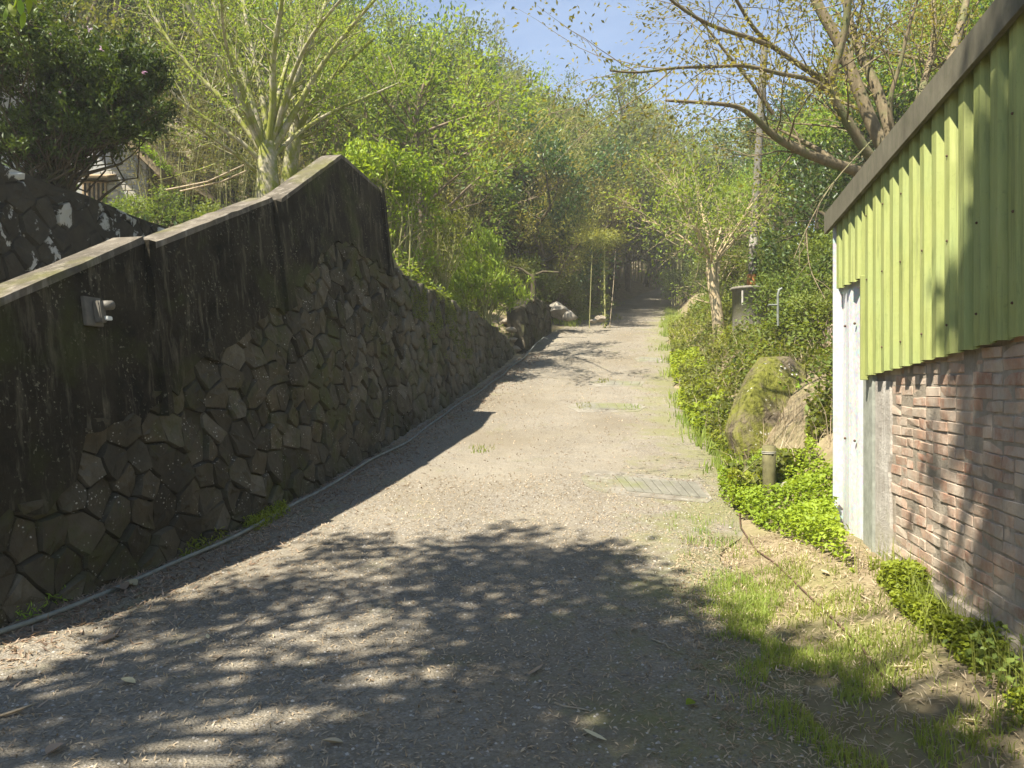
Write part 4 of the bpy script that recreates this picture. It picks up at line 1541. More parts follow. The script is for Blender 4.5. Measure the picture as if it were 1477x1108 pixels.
# ------------------------------------------------------------------ shrubs
def stem_shrub(name, label, base, centers, leafmat, barkmat, L, Wd, per, crad, nstem, seed, stem_r=.02, upax=.6, wob=.05, lo_f=.45, foot=.22):
    """shrub of arching stems ending in side shoots; leaves sit along the shoots. centers: (pos, radii, shoots)"""
    R = np.random.default_rng(seed); tb = Tubes(); CC = []; AA = []
    for pos, rad, nc in centers:
        _, _, cl = ellipsoid_clumps(pos, rad, nc, 1, .1, .25)
        stems = []
        for k in range(nstem):
            e = cl[R.integers(len(cl))]
            b = np.array(base) + R.normal(0, 1, 3) * np.array([rad[0] * foot, rad[1] * foot, 0])
            sp = curve_pts(b, e, 7, R.uniform(-.03, .07), wob, R)
            tb.add(sp, stem_r, stem_r * .3, 4); stems.append(sp)
        nodes = np.concatenate([sp[2:] for sp in stems])
        for c in cl:
            j = nodes[np.argmin(np.linalg.norm(nodes - c, axis=1) + (nodes[:, 2] > c[2]) * .6)]
            sh_ = curve_pts(j, c + R.normal(0, crad, 3) + np.array([0, 0, crad]), 5, R.uniform(-.02, .08), .05, R)
            tb.add(sh_, stem_r * .4, .003, 3)
            t = R.uniform(lo_f, 1.08, per)[:, None]
            q = sh_[0] + (sh_[-1] - sh_[0]) * t
            CC.append(q + R.normal(0, crad * .55, (per, 3)))
            d = sh_[-1] - sh_[0]; d = d / (np.linalg.norm(d) + 1e-6)
            AA.append(d * .7 + R.normal(0, .55, (per, 3)) + np.array([0, 0, upax]))
    root = empty(name, base); tag(root, label, 'shrub')
    reparent_local(root, put('stems', tb.mesh('stems', barkmat)))
    reparent_local(root, put('foliage', leaf_mesh('foliage', np.concatenate(CC), L, Wd, leafmat, np.concatenate(AA), .3)))
    return root


def gbase(px, d, dz=-.08):
    x = (px - CX) / F * d
    return Vector((x, d, gz(x, d) + dz))


A_ = lambda px, py, d: tuple(at(px, py, d))
# azalea
ab = Vector((-6.95, 11.0, gz(-6.95, 11.0) - .05))
az = stem_shrub('azalea_bush', 'large dark azalea bush with a few pink flowers above the lichen wall', ab,
                [((-7.1, 10.6, 6.1), (1.1, 1.1, .7), 260), ((-8.0, 10.9, 6.8), (1.4, 1.3, .85), 300), ((-6.5, 11.0, 5.5), (.75, .6, .3), 70), ((-6.2, 11.3, 6.2), (.75, .8, .6), 150), ((-6.1, 10.9, 5.75), (.7, .5, .3), 90), ((-8.3, 10.4, 5.7), (.9, .9, .6), 120), (A_(50, 205, 10.6), (.8, .6, .35), 120), (A_(120, 190, 10.8), (.7, .6, .3), 100), (A_(190, 165, 11), (.55, .6, .45), 90), (A_(195, 105, 11), (.55, .6, .45), 80)],
                M['leaf_azalea'], M['bark_dark'], .10, .034, 30, .10, 14, 41, .022, .35, .07, .5)
C = np.array([A_(px, py, 10.2) for px, py in ((72, 47), (128, 42), (146, 70), (32, 97), (86, 131), (208, 105))])
for c_ in C:
    reparent_local(az, put('flower', leaf_mesh('flower', c_ + rng.normal(0, .016, (5, 3)), .05, .035, M['petal'])))
# tall shrub with upright stems behind the parapet end
gb = gbase(560, 14.6)
stem_shrub('tall_shrub', 'tall bright green shrub with upright stems next to the parapet end', gb,
           [(A_(535, 240, 14.5), (.8, .6, .38), 150), (A_(580, 262, 14.8), (.75, .6, .45), 120), (A_(545, 310, 14.6), (.5, .5, .7), 45), (A_(605, 330, 15), (.55, .5, .8), 45), (A_(585, 395, 15), (.6, .4, .35), 40)],
           M['leaf_spring'], M['culm'], .11, .05, 13, .12, 14, 42, .022, .4, .04, .5)
# bright bush
gb = gbase(690, 17.6)
stem_shrub('bright_bush', 'bushy bright green shrub growing over the top of the rubble wall', gb,
           [(A_(690, 372, 17.5), (.65, .5, .65), 90), (A_(662, 398, 17.5), (.5, .45, .55), 60), (A_(708, 415, 17.4), (.7, .45, .5), 75), (A_(735, 418, 17.6), (.5, .4, .4), 40), (A_(648, 425, 17.3), (.4, .3, .3), 25)],
           M['leaf_spring'], M['culm'], .15, .032, 17, .11, 11, 43, .018, 1.0, .05, .35, .35)
# loose stemmy shrub between them
gb = gbase(630, 16.2)
stem_shrub('stemmy_shrub', 'loose yellowish shrub with many bare stems between the two bright shrubs', gb,
           [(A_(628, 350, 16.2), (.6, .5, .8), 70), (A_(610, 400, 16), (.5, .4, .5), 40), (A_(650, 340, 16.6), (.6, .6, .7), 60)],
           M['leaf_light'], M['culm'], .10, .04, 9, .12, 18, 44, .016)
# pale marker stone by the bush
p = at(632, 424, 16.0); o = put('marker_stone', rock_mesh('marker_stone', (.09, .08, .2), 61, M['rock_pale']), None, p)
tag(o, 'small upright pale stone under the bright bush on the wall top', 'stone')

# canopy tree whose branches shade the foreground
R6 = np.random.default_rng(36); tb = Tubes(); big = []
cb = Vector((-7.2, -0.5, gz(-7.2, -0.5) - .2))
crown = Vector((-5.6, 0.6, 6.5))
spine = curve_pts(cb, crown, 7, 0, .03, R6)
tb.add(spine, .34, .22, 10)
tgt = []
for (px, py, rad, n) in ((520, 800, 60, 4), (640, 800, 70, 6), (770, 800, 60, 6), (870, 800, 60, 6), (600, 850, 70, 6), (720, 850, 70, 8), (850, 850, 80, 9), (960, 870, 60, 6),
                         (690, 910, 80, 8), (820, 920, 80, 9), (930, 930, 80, 9), (1010, 950, 60, 6), (880, 1000, 90, 8), (1000, 1030, 80, 8), (1120, 1040, 80, 8), (1240, 1060, 70, 7),
                         (1350, 1090, 70, 7), (740, 1010, 80, 4), (620, 1040, 60, 4), (560, 1090, 60, 5), (430, 850, 70, 6), (330, 880, 60, 4), (250, 890, 60, 4), (170, 990, 70, 4), (300, 970, 60, 3), (90, 1060, 70, 4),
                         (420, 960, 70, 3), (1080, 960, 40, 3), (700, 1100, 80, 5), (880, 1110, 90, 6), (1060, 1110, 90, 6), (400, 1110, 70, 2)):
    for k in range(n):
        q = gp(px + R6.normal(0, rad * .55), min(1200, py + R6.normal(0, rad * .3)))
        tgt.append(q)
for (px, py, n) in ((1480, 200, 3), (1482, 320, 4), (1462, 430, 4), (1420, 490, 2), (1485, 600, 3), (1465, 690, 1), (1480, 840, 3)):
    for k in range(n):
        X, Z = ray(px + R6.normal(0, 12), py + R6.normal(0, 25)); d = SA / (X - .17)
        tgt.append(Vector((X * d, d, EYE + Z * d)))
clumps = []
for q in tgt:
    h = R6.uniform(6.0, 10.0)
    clumps.append(np.array(q + SUN * (h / SUN.z)))
clumps = np.array(clumps)
# branch structure: main limbs to a few hubs, then twigs to the clumps
hubs = clumps[R6.choice(len(clumps), 16, replace=False)]
for hcl in hubs:
    j = spine[R6.integers(4, 7)]
    tb.add(curve_pts(j, hcl, 8, R6.uniform(.0, .07), .03, R6), .055, .018, 6)
for c_ in clumps:
    k = np.argmin(np.linalg.norm(hubs - c_, axis=1))
    if np.linalg.norm(hubs[k] - c_) > .05:
        tb.add(curve_pts(hubs[k], c_, 5, .03, .05, R6), .014, .005, 4)
idx = np.repeat(np.arange(len(clumps)), 64)
C = clumps[idx] + np.clip(R6.normal(0, .21, (len(idx), 3)), -.5, .5) * np.array([1, 1, .8])
ct = empty('canopy_tree', cb)
tag(ct, 'broadleaf tree on the terrace whose overhanging boughs dapple the foreground lane', 'tree')
reparent_local(ct, put('trunk', tb.mesh('trunk', M['bark'])))
reparent_local(ct, put('crown', leaf_mesh('crown', C, .16, .075, M['leaf_light'])))
# low hanging spray with big leaves at the picture's corner
tb = Tubes(); C = []
s0 = np.array(at(-60, -60, 3.6)); s1 = np.array(at(35, 8, 3.4))
tb.add(curve_pts(crown, s0, 7, -.05, .02, R6), .03, .008, 5)
tb.add(curve_pts(s0, s1, 5, .05, .02, R6), .008, .003, 4)
CL = np.array([A_(px, py, 3.4 + R6.normal(0, .05)) for px, py in ((8, 22), (18, 16), (30, 12), (33, 30), (22, 4), (42, 6), (48, -2), (5, -4), (12, 6), (-8, 12), (-12, 30))])
reparent_local(ct, put('hanging_twig', tb.mesh('hanging_twig', M['bark_tan'])))
for c_ in CL:
    verts = []; faces = []
    L_ = R6.uniform(.07, .10); wd = L_ * .38
    ax_ = Vector((R6.normal(.1, .35), R6.normal(0, .3), -1)).normalized(); sd_ = ax_.cross(Vector((R6.normal(0, .5), 1, 0))).normalized(); nn_ = sd_.cross(ax_)
    for k in range(8):
        t_ = k / 7; wv = wd * (math.sin(math.pi * min(1, t_ * .93 + .05)) ** .75) * (1 - .35 * t_)
        p_ = Vector(c_) + ax_ * (L_ * (t_ - .5)) + nn_ * (-.12 * L_ * t_ * t_)
        for q in (-1, 0, 1): verts.append(p_ + sd_ * (wv * .5 * q) + nn_ * (abs(q) * wv * .12))
    for k in range(7):
        for q in range(2): faces.append((k * 3 + q, (k + 1) * 3 + q, (k + 1) * 3 + q + 1, k * 3 + q + 1))
    reparent_local(ct, pyd('leaf', verts, faces, M['leaf_spring'], None, True))

# ------------------------------------------------------------------ right verge
def rock_at(name, label, px, py, d, dims, seed, mat, rot=(0, 0, 0), cuts=7, group=None, rough=.12):
    o = put(name, rock_mesh(name, dims, seed, mat, cuts, 4 if max(dims) > .4 else 3, rough), None, at(px, py, d))
    o.rotation_euler = rot
    tag(o, label, 'rock', group); return o


def slab_rock():
    """large leaning slab traced from its outline, with real thickness"""
    out = [(1050, 652), (1046, 622), (1068, 580), (1098, 540), (1122, 514), (1160, 512), (1188, 526), (1186, 560), (1168, 600), (1150, 640), (1128, 668), (1085, 668)]
    D = 10.0
    bm = bmesh.new()
    n = len(out)
    P3 = [at(x, y, D) for x, y in out]
    c = sum(P3, Vector()) / n
    lean = lambda p: p + Vector((0, (p.z - c.z) * .55 + (p.x - c.x) * .35, 0))
    rings = []
    for sc, dy in ((.6, -.01), (.93, .01), (1.0, .07), (1.01, .42), (.88, .60)):
        rings.append([bm.verts.new(lean(c + (p - c) * sc) + Vector((0, dy, 0))) for p in P3])
    f = bm.verts.new(lean(c) + Vector((0, -.02, 0))); b_ = bm.verts.new(lean(c) + Vector((0, .66, 0)))
    for k in range(n):
        bm.faces.new((f, rings[0][k], rings[0][(k + 1) % n])); bm.faces.new((b_, rings[-1][(k + 1) % n], rings[-1][k]))
        for r in range(4): bm.faces.new((rings[r][k], rings[r + 1][k], rings[r + 1][(k + 1) % n], rings[r][(k + 1) % n]))
    bmesh.ops.subdivide_edges(bm, edges=bm.edges[:], cuts=5, use_grid_fill=True)
    for v in bm.verts:
        q = v.co + Vector((.6 * v.co.z, 0, 0))                  # strata run along the lean
        st = noise.fractal(Vector((q.x * 6, q.y * 6, q.z * 1.2)), 1, 2, 5)
        ri = noise.ridged_multi_fractal(v.co * 1.7, 1, 2, 4, 1, 2)
        v.co += Vector((.02 * st, .035 * st + .045 * (ri - 1.2), .02 * noise.noise(v.co * 4)))
    o = bm_obj('leaning_boulder', bm, M['rock_moss'], None, False)
    tag(o, 'large moss-covered boulder leaning out of the verge behind the wooden post', 'rock')
    # creepers over its right flank
    P_ = np.array([tuple(at(x, y, 9.93)) for x, y in zip(rng.normal(1170, 18, 1100), rng.normal(615, 34, 1100))])
    P_[:, 1] += (P_[:, 2] - c.z) * .55 + (P_[:, 0] - c.x) * .35 + rng.uniform(-.12, .03, len(P_))
    keep = field_noise(P_[:, 0], P_[:, 2], 3.0, 8) > -.1
    tag(put('boulder_creeper', leaf_mesh('boulder_creeper', P_[keep], .05, .04, M['leaf_weed'])), 'green creeper growing over the flank of the leaning boulder', 'creeper', kind='stuff')


SLAB = slab_rock
rock_at('boulder', 'grey boulder wedged between the leaning mossy boulder and the shed', 1198, 605, 9.6, (.36, .4, .42), 72, M['rock'], (.2, .5, .3), 9)
rock_at('boulder', 'angular pale rock low beside the shed door', 1190, 655, 9.0, (.27, .25, .2), 73, M['rock'], (.3, .3, .9), 9)
rock_at('boulder', 'grey boulder leaning against the outside of the shed end', 1212, 640, 8.6, (.26, .3, .32), 74, M['rock_moss'], (.1, .6, 0), 9)
rock_at('boulder', 'rounded rock with a white blotch at the foot of the wooden post', 1131, 716, 7.5, (.16, .15, .17), 75, M['rock'], (0, 0, .3))
rock_at('boulder', 'low mossy rock in the weeds next to the shed door', 1206, 726, 7.2, (.2, .2, .2), 76, M['rock'], (0, 0, 1.3))
rock_at('boulder', 'small flat mossy rock left of the wooden post', 1088, 735, 7.4, (.14, .12, .06), 77, M['rock_moss'], (0, 0, .3))
rock_at('boulder', 'big buff rock jutting from the bank past the far wall', 806, 447, 24.6, (.42, .4, .30), 78, M['rock'], (.2, .5, .2), 8)
rock_at('boulder', 'round grey rock under the buff rock by the lane', 823, 457, 24.2, (.26, .25, .2), 79, M['rock'], (0, .1, .6))
rock_at('boulder', 'small pale rock at the lane edge beside the brush pile', 866, 459, 24.8, (.2, .2, .13), 80, M['rock_pale'], (0, 0, .2))
rock_at('boulder', 'tiny pale rock touching the small rock by the brush pile', 856, 463, 24.5, (.13, .13, .08), 81, M['rock_pale'], (0, 0, 1.2))

# brush pile of cut sticks
tb = Tubes(); R7 = np.random.default_rng(37)
c0 = gp(850, 448)
for k in range(60):
    a = c0 + Vector((R7.normal(-.3, .9), R7.normal(.9, .7), 0)); a.z = gz(a.x, a.y) + R7.uniform(0, .35)
    L_ = R7.uniform(.6, 2.4); an = R7.normal(2.5, .5)
    b_ = a + Vector((math.cos(an) * L_, R7.normal(0, .5), abs(math.sin(an)) * L_ * .55))
    tb.add(curve_pts(a, b_, 4, R7.normal(0, .04), .02, R7), .016, .006, 4)
tag(put('brush_pile', tb.mesh('brush_pile', M['stick'])), 'pile of dry cut sticks on the bank past the far wall', 'brush pile', kind='stuff')
# upright stems in front of the dark bamboo
for k, (pxs, mat, r, lab) in enumerate((
        ([(873, 447), (872, 400), (872, 345)], 'culm', .035, 'ivy-wrapped upright stem in front of the dark bamboo'),
        ([(879, 450), (885, 410), (888, 360)], 'stick', .014, 'thin pale leaning stick in front of the dark bamboo'),
        ([(850, 440), (853, 390), (856, 335)], 'culm', .016, 'thin green cane near the ivy-wrapped stem'))):
    tb = Tubes(); d = 26.0
    ps = [at(x, y, d) for x, y in pxs]; ps[0].z = min(ps[0].z, gz(ps[0].x, ps[0].y) - .05)
    tb.add(ps, r, r * .7, 6)
    if k == 0:
        ro = empty('ivy_stem', ps[0]); tag(ro, lab, 'stem')
        reparent_local(ro, put('stem', tb.mesh('stem', M[mat])))
        tt = rng.uniform(0, 1, 260)[:, None]
        C = np.array(ps[0]) + (np.array(ps[2]) - np.array(ps[0])) * tt + rng.normal(0, .1, (260, 3))
        C2, A2, _ = ellipsoid_clumps(at(865, 343, d), (.8, .6, .32), 50, 22, .13)
        reparent_local(ro, put('ivy', leaf_mesh('ivy', C, .10, .07, M['leaf_mid'])))
        reparent_local(ro, put('tuft', leaf_mesh('tuft', C2, .14, .03, M['leaf_olive'], A2)))
    else:
        tag(put('cane', tb.mesh('cane', M[mat])), lab, 'cane')

# concrete tank and pole
tk = gbase(1082, 16.0, -.1)
D = 16.0
tb = Tubes(); zt = at(1082, 415, D).z
tb.add([(tk.x, tk.y, tk.z), (tk.x, tk.y, zt - .06), (tk.x, tk.y, zt - .055), (tk.x, tk.y, zt), (tk.x, tk.y, zt + .004), (tk.x, tk.y, zt - .05), (tk.x, tk.y, zt - .1)], [.375, .375, .41, .41, .36, .35, .01], None, 28)
tag(put('concrete_tank', tb.mesh('concrete_tank', M['concrete'])), 'round weathered concrete tank with a rim above the verge', 'tank')
up = empty('utility_pole', at(1080, 420, 18.2)); up.location.z = gz(up.location.x, up.location.y)
tag(up, 'tall grey utility pole with a rusty orange foot behind the concrete tank', 'utility pole')
tb = Tubes(); pa, pb_ = Vector(up.location) - Vector((0, 0, .2)), at(1103, 62, 18.2)
tb.add([pa, pa.lerp(pb_, .5), pb_], .112, .085, 12); tb.add([pb_, pb_ + Vector((0, 0, .01))], .085, .001, 12)
reparent_local(up, put('shaft', tb.mesh('shaft', M['pole'])))
tb = Tubes(); f0 = (at(1080, 408, 18.2).z - pa.z) / (pb_.z - pa.z); tb.add([pa.lerp(pb_, f0 - .05), pa.lerp(pb_, f0 + .028)], .118, .114, 12)
reparent_local(up, put('rusty_band', tb.mesh('rusty_band', M['rust_orange'])))
tb = Tubes(); f0 = (at(1080, 352, 18.2).z - pa.z) / (pb_.z - pa.z); tb.add([pa.lerp(pb_, f0 - .01), pa.lerp(pb_, f0 + .03)], .110, .108, 12)
reparent_local(up, put('white_band', tb.mesh('white_band', M['concrete_pale'])))
# bent tap pipe and white marker stake in the vines
tb = Tubes(); tb.add([at(1122, 470, 12.5), at(1122, 440, 12.5), at(1122, 425, 12.5), at(1124, 418, 12.5), at(1128, 416, 12.5)], .022, .02, 7)
tb.add([at(1108, 440, 12.5), at(1121, 440, 12.5)], .018, .018, 6)
tag(put('bent_pipe', tb.mesh('bent_pipe', M['pipe'])), 'bent grey pipe standing among the vines near the tank', 'pipe')
tb = Tubes(); tb.add([at(1071, 440, 14.5), at(1071, 419, 14.5)], .022, .02, 6)
tag(put('marker_stake', tb.mesh('marker_stake', M['concrete_pale'])), 'short white stake in the vines in front of the tank', 'stake')
# brick pier glimpsed past the shed
bm = bmesh.new()
p = at(1210, 495, 12.0); box_bm(bm, p.x, p.y, p.z - .25, .28, .28, 1.1)
bmesh.ops.bevel(bm, geom=bm.edges[:], offset=.015, segments=1, affect='EDGES')
tag(bm_obj('brick_pier', bm, M['brick']), 'short brick pier among vines past the end of the shed', 'pier')

# wooden post with wire
b_ = gp(1110, 728); D = b_.y
po = empty('wooden_post', b_); tag(po, 'short greenish wooden post in the weeds before the mossy boulder', 'post')
tb = Tubes(); tp = at(1109, 643, D)
tb.add([b_ - Vector((0, 0, .15)), b_.lerp(tp, .5), tp, tp + Vector((0, 0, .004))], [.062, .064, .066, .004], None, 14)
reparent_local(po, put('shaft', tb.mesh('shaft', M['post_wood'])))
tb = Tubes()
for zz in (.06, .075):
    an = np.linspace(0, 6.28, 17); c = tp - Vector((0, 0, zz))
    tb.add([c + Vector((math.cos(a) * .069, math.sin(a) * .069, 0)) for a in an], .004, .004, 4)
tb.add([tp + Vector((-.04, -.055, -.07)), gp(1068, 690, .08), gp(1064, 700, .02)], .004, .004, 4)
reparent_local(po, put('wire', tb.mesh('wire', M['wire'])))

# rusty cable
pts = [gp(px, py, .012) for px, py in ((1064, 700), (1066, 735), (1068, 762), (1090, 795), (1118, 815), (1142, 838), (1165, 862), (1190, 885), (1210, 905), (1240, 935), (1262, 965), (1300, 1010))]
tb = Tubes(); tb.add(pts, .007, .006, 6)
tag(put('rusty_cable', tb.mesh('rusty_cable', M['rust'])), 'rusty cable lying on the dry verge between weeds and brick wall', 'cable')

# washing poles beside the house
for pts_, r_, lab_ in (([(240, 274, 14.5), (300, 262, 14.4), (352, 238, 14.3)], .018, 'upper of two pale bamboo poles propped against the mossy tree'),
                       ([(260, 276, 14.6), (320, 262, 14.4), (356, 246, 14.3)], .016, 'lower of two pale bamboo poles propped against the mossy tree')):
    tb = Tubes(); tb.add([at(*p) for p in pts_], r_, r_ * .78, 6)
    tag(put('bamboo_pole', tb.mesh('bamboo_pole', M['stick'])), lab_, 'pole')

# ------------------------------------------------------------------ drain covers across the lane
def drain(apron, grate, nsl, label):
    root = empty('drain_cover', gp(*apron[0])); tag(root, label, 'drain cover')
    A3 = [gp(*p) for p in apron]
    bm = bmesh.new()
    top = [bm.verts.new((p.x, p.y, p.z + .013)) for p in A3]; bot = [bm.verts.new((p.x, p.y, p.z - .03)) for p in A3]
    bm.faces.new(top); n = len(A3)
    for k in range(n): bm.faces.new((top[k], bot[k], bot[(k + 1) % n], top[(k + 1) % n]))
    reparent_local(root, bm_obj('surround', bm, M['concrete']))
    a, b, c, d = [gp(*p) for p in grate]      # far left, far right, near right, near left
    for k in range(nsl):
        f0, f1 = (k + .04) / nsl, (k + .96) / nsl
        q = [a.lerp(b, f0), a.lerp(b, f1), d.lerp(c, f1), d.lerp(c, f0)]
        bm = bmesh.new()
        t_ = [bm.verts.new(p + Vector((0, 0, .026))) for p in q]; bo = [bm.verts.new(p + Vector((0, 0, -.02))) for p in q]
        bm.faces.new(t_)
        for j in range(4): bm.faces.new((t_[j], bo[j], bo[(j + 1) % 4], t_[(j + 1) % 4]))
        bmesh.ops.bevel(bm, geom=bm.edges[:], offset=.005, segments=1, affect='EDGES')
        reparent_local(root, bm_obj('slat', bm, M['slat']))


M['slat'] = m_plaster('drain_slat', (0.13, 0.125, 0.10), (0.21, 0.20, 0.16), (0.28, 0.27, 0.22), .55, False, (0.15, 0.16, 0.06))
drain([(838, 690), (846, 681), (870, 680), (1008, 696), (1028, 722), (1020, 727), (902, 716), (860, 710), (843, 702)], [(886, 689), (1004, 699), (1023, 721), (904, 711)], 9, 'wide concrete drain cover in front of the weeds by the post')
drain([(818, 588), (830, 581), (920, 583), (932, 588), (920, 595), (835, 596)], [(838, 583), (912, 585), (918, 592), (840, 592)], 6, 'mossy drain cover in the middle stretch of the lane')
drain([(848, 553), (860, 549), (930, 551), (925, 558), (860, 559)], [(876, 551), (924, 552), (922, 557), (874, 557)], 4, 'narrow drain cover uphill of the mossy one')
drain([(915, 518), (925, 515), (958, 517), (955, 523), (920, 523)], [(922, 516), (952, 518), (950, 522), (922, 522)], 4, 'small far drain cover near the right bank')


# ------------------------------------------------------------------ ground cover, grass, litter
def poly_scatter(px_poly, n):
    """random ground points inside a pixel polygon"""
    xs = [p[0] for p in px_poly]; ys = [p[1] for p in px_poly]
    g3 = [gp(*p) for p in px_poly]
    gx = np.array([p.x for p in g3]); gy = np.array([p.y for p in g3])
    out = []
    while len(out) < n:
        x = rng.uniform(gx.min(), gx.max(), 4000); y = rng.uniform(gy.min(), gy.max(), 4000)
        ins = np.zeros(4000, bool); j = len(gx) - 1
        for i_ in range(len(gx)):
            cnd = ((gy[i_] > y) != (gy[j] > y)) & (x < (gx[j] - gx[i_]) * (y - gy[i_]) / (gy[j] - gy[i_] + 1e-12) + gx[i_])
            ins ^= cnd; j = i_
        out.extend(zip(x[ins], y[ins]))
    a = np.array(out[:n])
    return a


def field_noise(x, y, s, seed=0):
    return np.array([noise.noise(Vector((a * s + seed, b * s, seed * .37))) for a, b in zip(x, y)])


def grass(name, label, xy, h, lean=.35, wd=.006, mat=None):
    n = len(xy)
    b = np.stack([xy[:, 0], xy[:, 1], G(xy[:, 0], xy[:, 1]) - .005], 1)
    hh = h * rng.uniform(.4, 1.25, n)
    a = rng.uniform(0, 6.28, n); le = np.abs(rng.normal(0, lean, n))
    d1 = np.stack([np.cos(a) * le * .4, np.sin(a) * le * .4, np.ones(n)], 1) * hh[:, None] * .55
    d2 = d1 + np.stack([np.cos(a) * le * 1.4, np.sin(a) * le * 1.4, 1 - .4 * le], 1) * hh[:, None] * .5
    aa = rng.uniform(0, 6.28, n)
    s = np.stack([np.cos(aa), np.sin(aa), np.zeros(n)], 1) * wd
    V = np.stack([b - s, b + s, b + d1 + s * .8, b + d1 - s * .8, b + d2], 1).reshape(-1, 3)
    o_ = np.arange(n)[:, None] * 5
    me = mesh_np(name, V, [o_ + np.array([[0, 1, 2, 3]]), o_ + np.array([[3, 2, 4]])], mat or M['leaf_grass'])
    return tag(put(name, me), label, 'grass', kind='stuff')


def cover(name, label, xy, L, Wd, h, mat, up=1.2, thr=-.25, s=1.5, seed=0, patch_h=True):
    nz = field_noise(xy[:, 0], xy[:, 1], s, seed)
    keep = nz > thr
    xy = xy[keep]; nz = nz[keep]
    hh = h * np.clip(.35 + 1.2 * (nz - thr), .2, 1.3)
    z = G(xy[:, 0], xy[:, 1]) + rng.uniform(0, 1, len(xy)) ** .7 * hh
    C = np.stack([xy[:, 0], xy[:, 1], z], 1)
    ppx = CX + F * C[:, 0] / C[:, 1]; ppy = CY - F * (C[:, 2] - EYE) / C[:, 1]
    ok = ~((ppx > 1046) & (ppx < 1116) & (ppy < 430) & (C[:, 1] < 18))       # low growth only in front of the tank
    ok &= ~((ppx > 1046) & (ppx < 1162) & (ppy > 508) & (ppy < 648) & (ppx - 1046 > (648 - ppy) * .35 - 8) & (C[:, 1] < 10.6))   # and none over the boulder's bare face
    C = C[ok]; xy = xy[ok]
    ax = rng.normal(0, .8, (len(xy), 3)); ax[:, 2] *= .4
    o = put(name, leaf_mesh(name, C, L, Wd, mat, ax, up))
    return tag(o, label, 'weeds', kind='stuff')


slab_rock()
xy = poly_scatter([(1254, 822), (1290, 822), (1370, 880), (1477, 962), (1560, 1060), (1490, 1060), (1440, 1010), (1360, 940), (1290, 880)], 13000)
cover('wall_weeds', 'bright green low weeds along the foot of the brick wall', xy, .030, .022, .15, M['leaf_weed'], thr=-.34, s=3.0, seed=3)
xy2 = xy[rng.choice(len(xy), 900)] + rng.normal(0, .05, (900, 2))
cover('broad_weeds', 'broader darker weed leaves mixed in along the foot of the brick wall', xy2, .042, .03, .2, M['leaf_mid'], thr=-.1, s=3.0, seed=4)
grass('wall_grass', 'thin grass blades rising through the brick wall weeds', xy[rng.choice(len(xy), 500)] + rng.normal(0, .06, (500, 2)), .26, .5, .003)
xy = poly_scatter([(1040, 690), (1100, 665), (1205, 690), (1210, 790), (1232, 830), (1180, 800), (1110, 770), (1060, 745), (1035, 715)], 8500)
cover('post_weeds', 'leafy green weeds around the wooden post and shed door', xy, .045, .034, .20, M['leaf_weed'], thr=-.6, s=2.0, seed=5)
# vines over the right bank
y = 7.6 + 18 * rng.uniform(0, 1, 62000) ** 1.4; v = rng.uniform(-.05, 2.8, 62000)
xy = np.stack([XR(y) + v, y], 1)
cover('bank_vines', 'tangled bright vines covering the bank right of the lane', xy[:36000], .065, .042, .36, M['leaf_weed'], thr=-.12, s=.9, seed=9)
cover('bank_ivy', 'darker small-leaved ivy among the bright vines of the right bank', xy[36000:], .085, .06, .45, M['leaf_mid'], thr=-.15, s=1.3, seed=10)
gx_ = xy[rng.choice(len(xy), 2600)]
grass('bank_stems', 'dry stems and straw standing among the bank vines', gx_, .42, .8, .004, M['leaf_dry'])
y = rng.uniform(7.8, 26, 16000); v = rng.uniform(.6, 4.5, 16000)
xy = np.stack([XR(y) + v, y], 1)
cover('bank_undergrowth', 'darker undergrowth behind the vines up the right bank', xy, .10, .05, .9, M['leaf_mid'], thr=-.2, s=.7, seed=12)
# broad-leaved plants along the lane edge
y = rng.uniform(10, 19, 5200); v = rng.uniform(-.15, .5, 5200)
xy = np.stack([XR(y) + v, y], 1)
cover('lane_edge_plants', 'leafy plants spilling over the right edge of the lane', xy, .11, .06, .38, M['leaf_spring'], thr=-.1, s=1.1, seed=14)
# left terrace undergrowth along the wall top, and moss tongue on the wall
y = rng.uniform(11.8, 24.0, 9000); w_ = rng.uniform(.3, 3.0, 9000)
xy = np.stack([XL(y) - w_, y], 1)
cover('terrace_undergrowth', 'low green undergrowth on the terrace above the rubble wall', xy, .10, .04, .5, M['leaf_light'], thr=-.1, s=1.0, seed=16)
y = rng.uniform(12.2, 15.6, 9000); f = rng.uniform(0, 1, 9000) ** 1.5
C = np.array([tuple(W(a, stone_top(a) - b * (1.25 - .1 * abs(a - 14)), .07)) for a, b in zip(y, f)])
keep = field_noise(C[:, 1], C[:, 2], 2.2, 4) > -.02
tag(put('wall_moss', leaf_mesh('wall_moss', C[keep], .028, .02, M['leaf_mid'])), 'green moss and creepers hanging on the upper rubble wall', 'moss', kind='stuff')
# forest floor plants everywhere on the slopes
y = rng.uniform(14, 50, 15000); w_ = rng.uniform(1.2, 26, 15000)
xy = np.stack([XL(y) - w_, y], 1)
cover('forest_undergrowth', 'dense undergrowth beneath the hillside trees', xy, .22, .09, .9, M['leaf_dark'], thr=-.2, s=.3, seed=20)
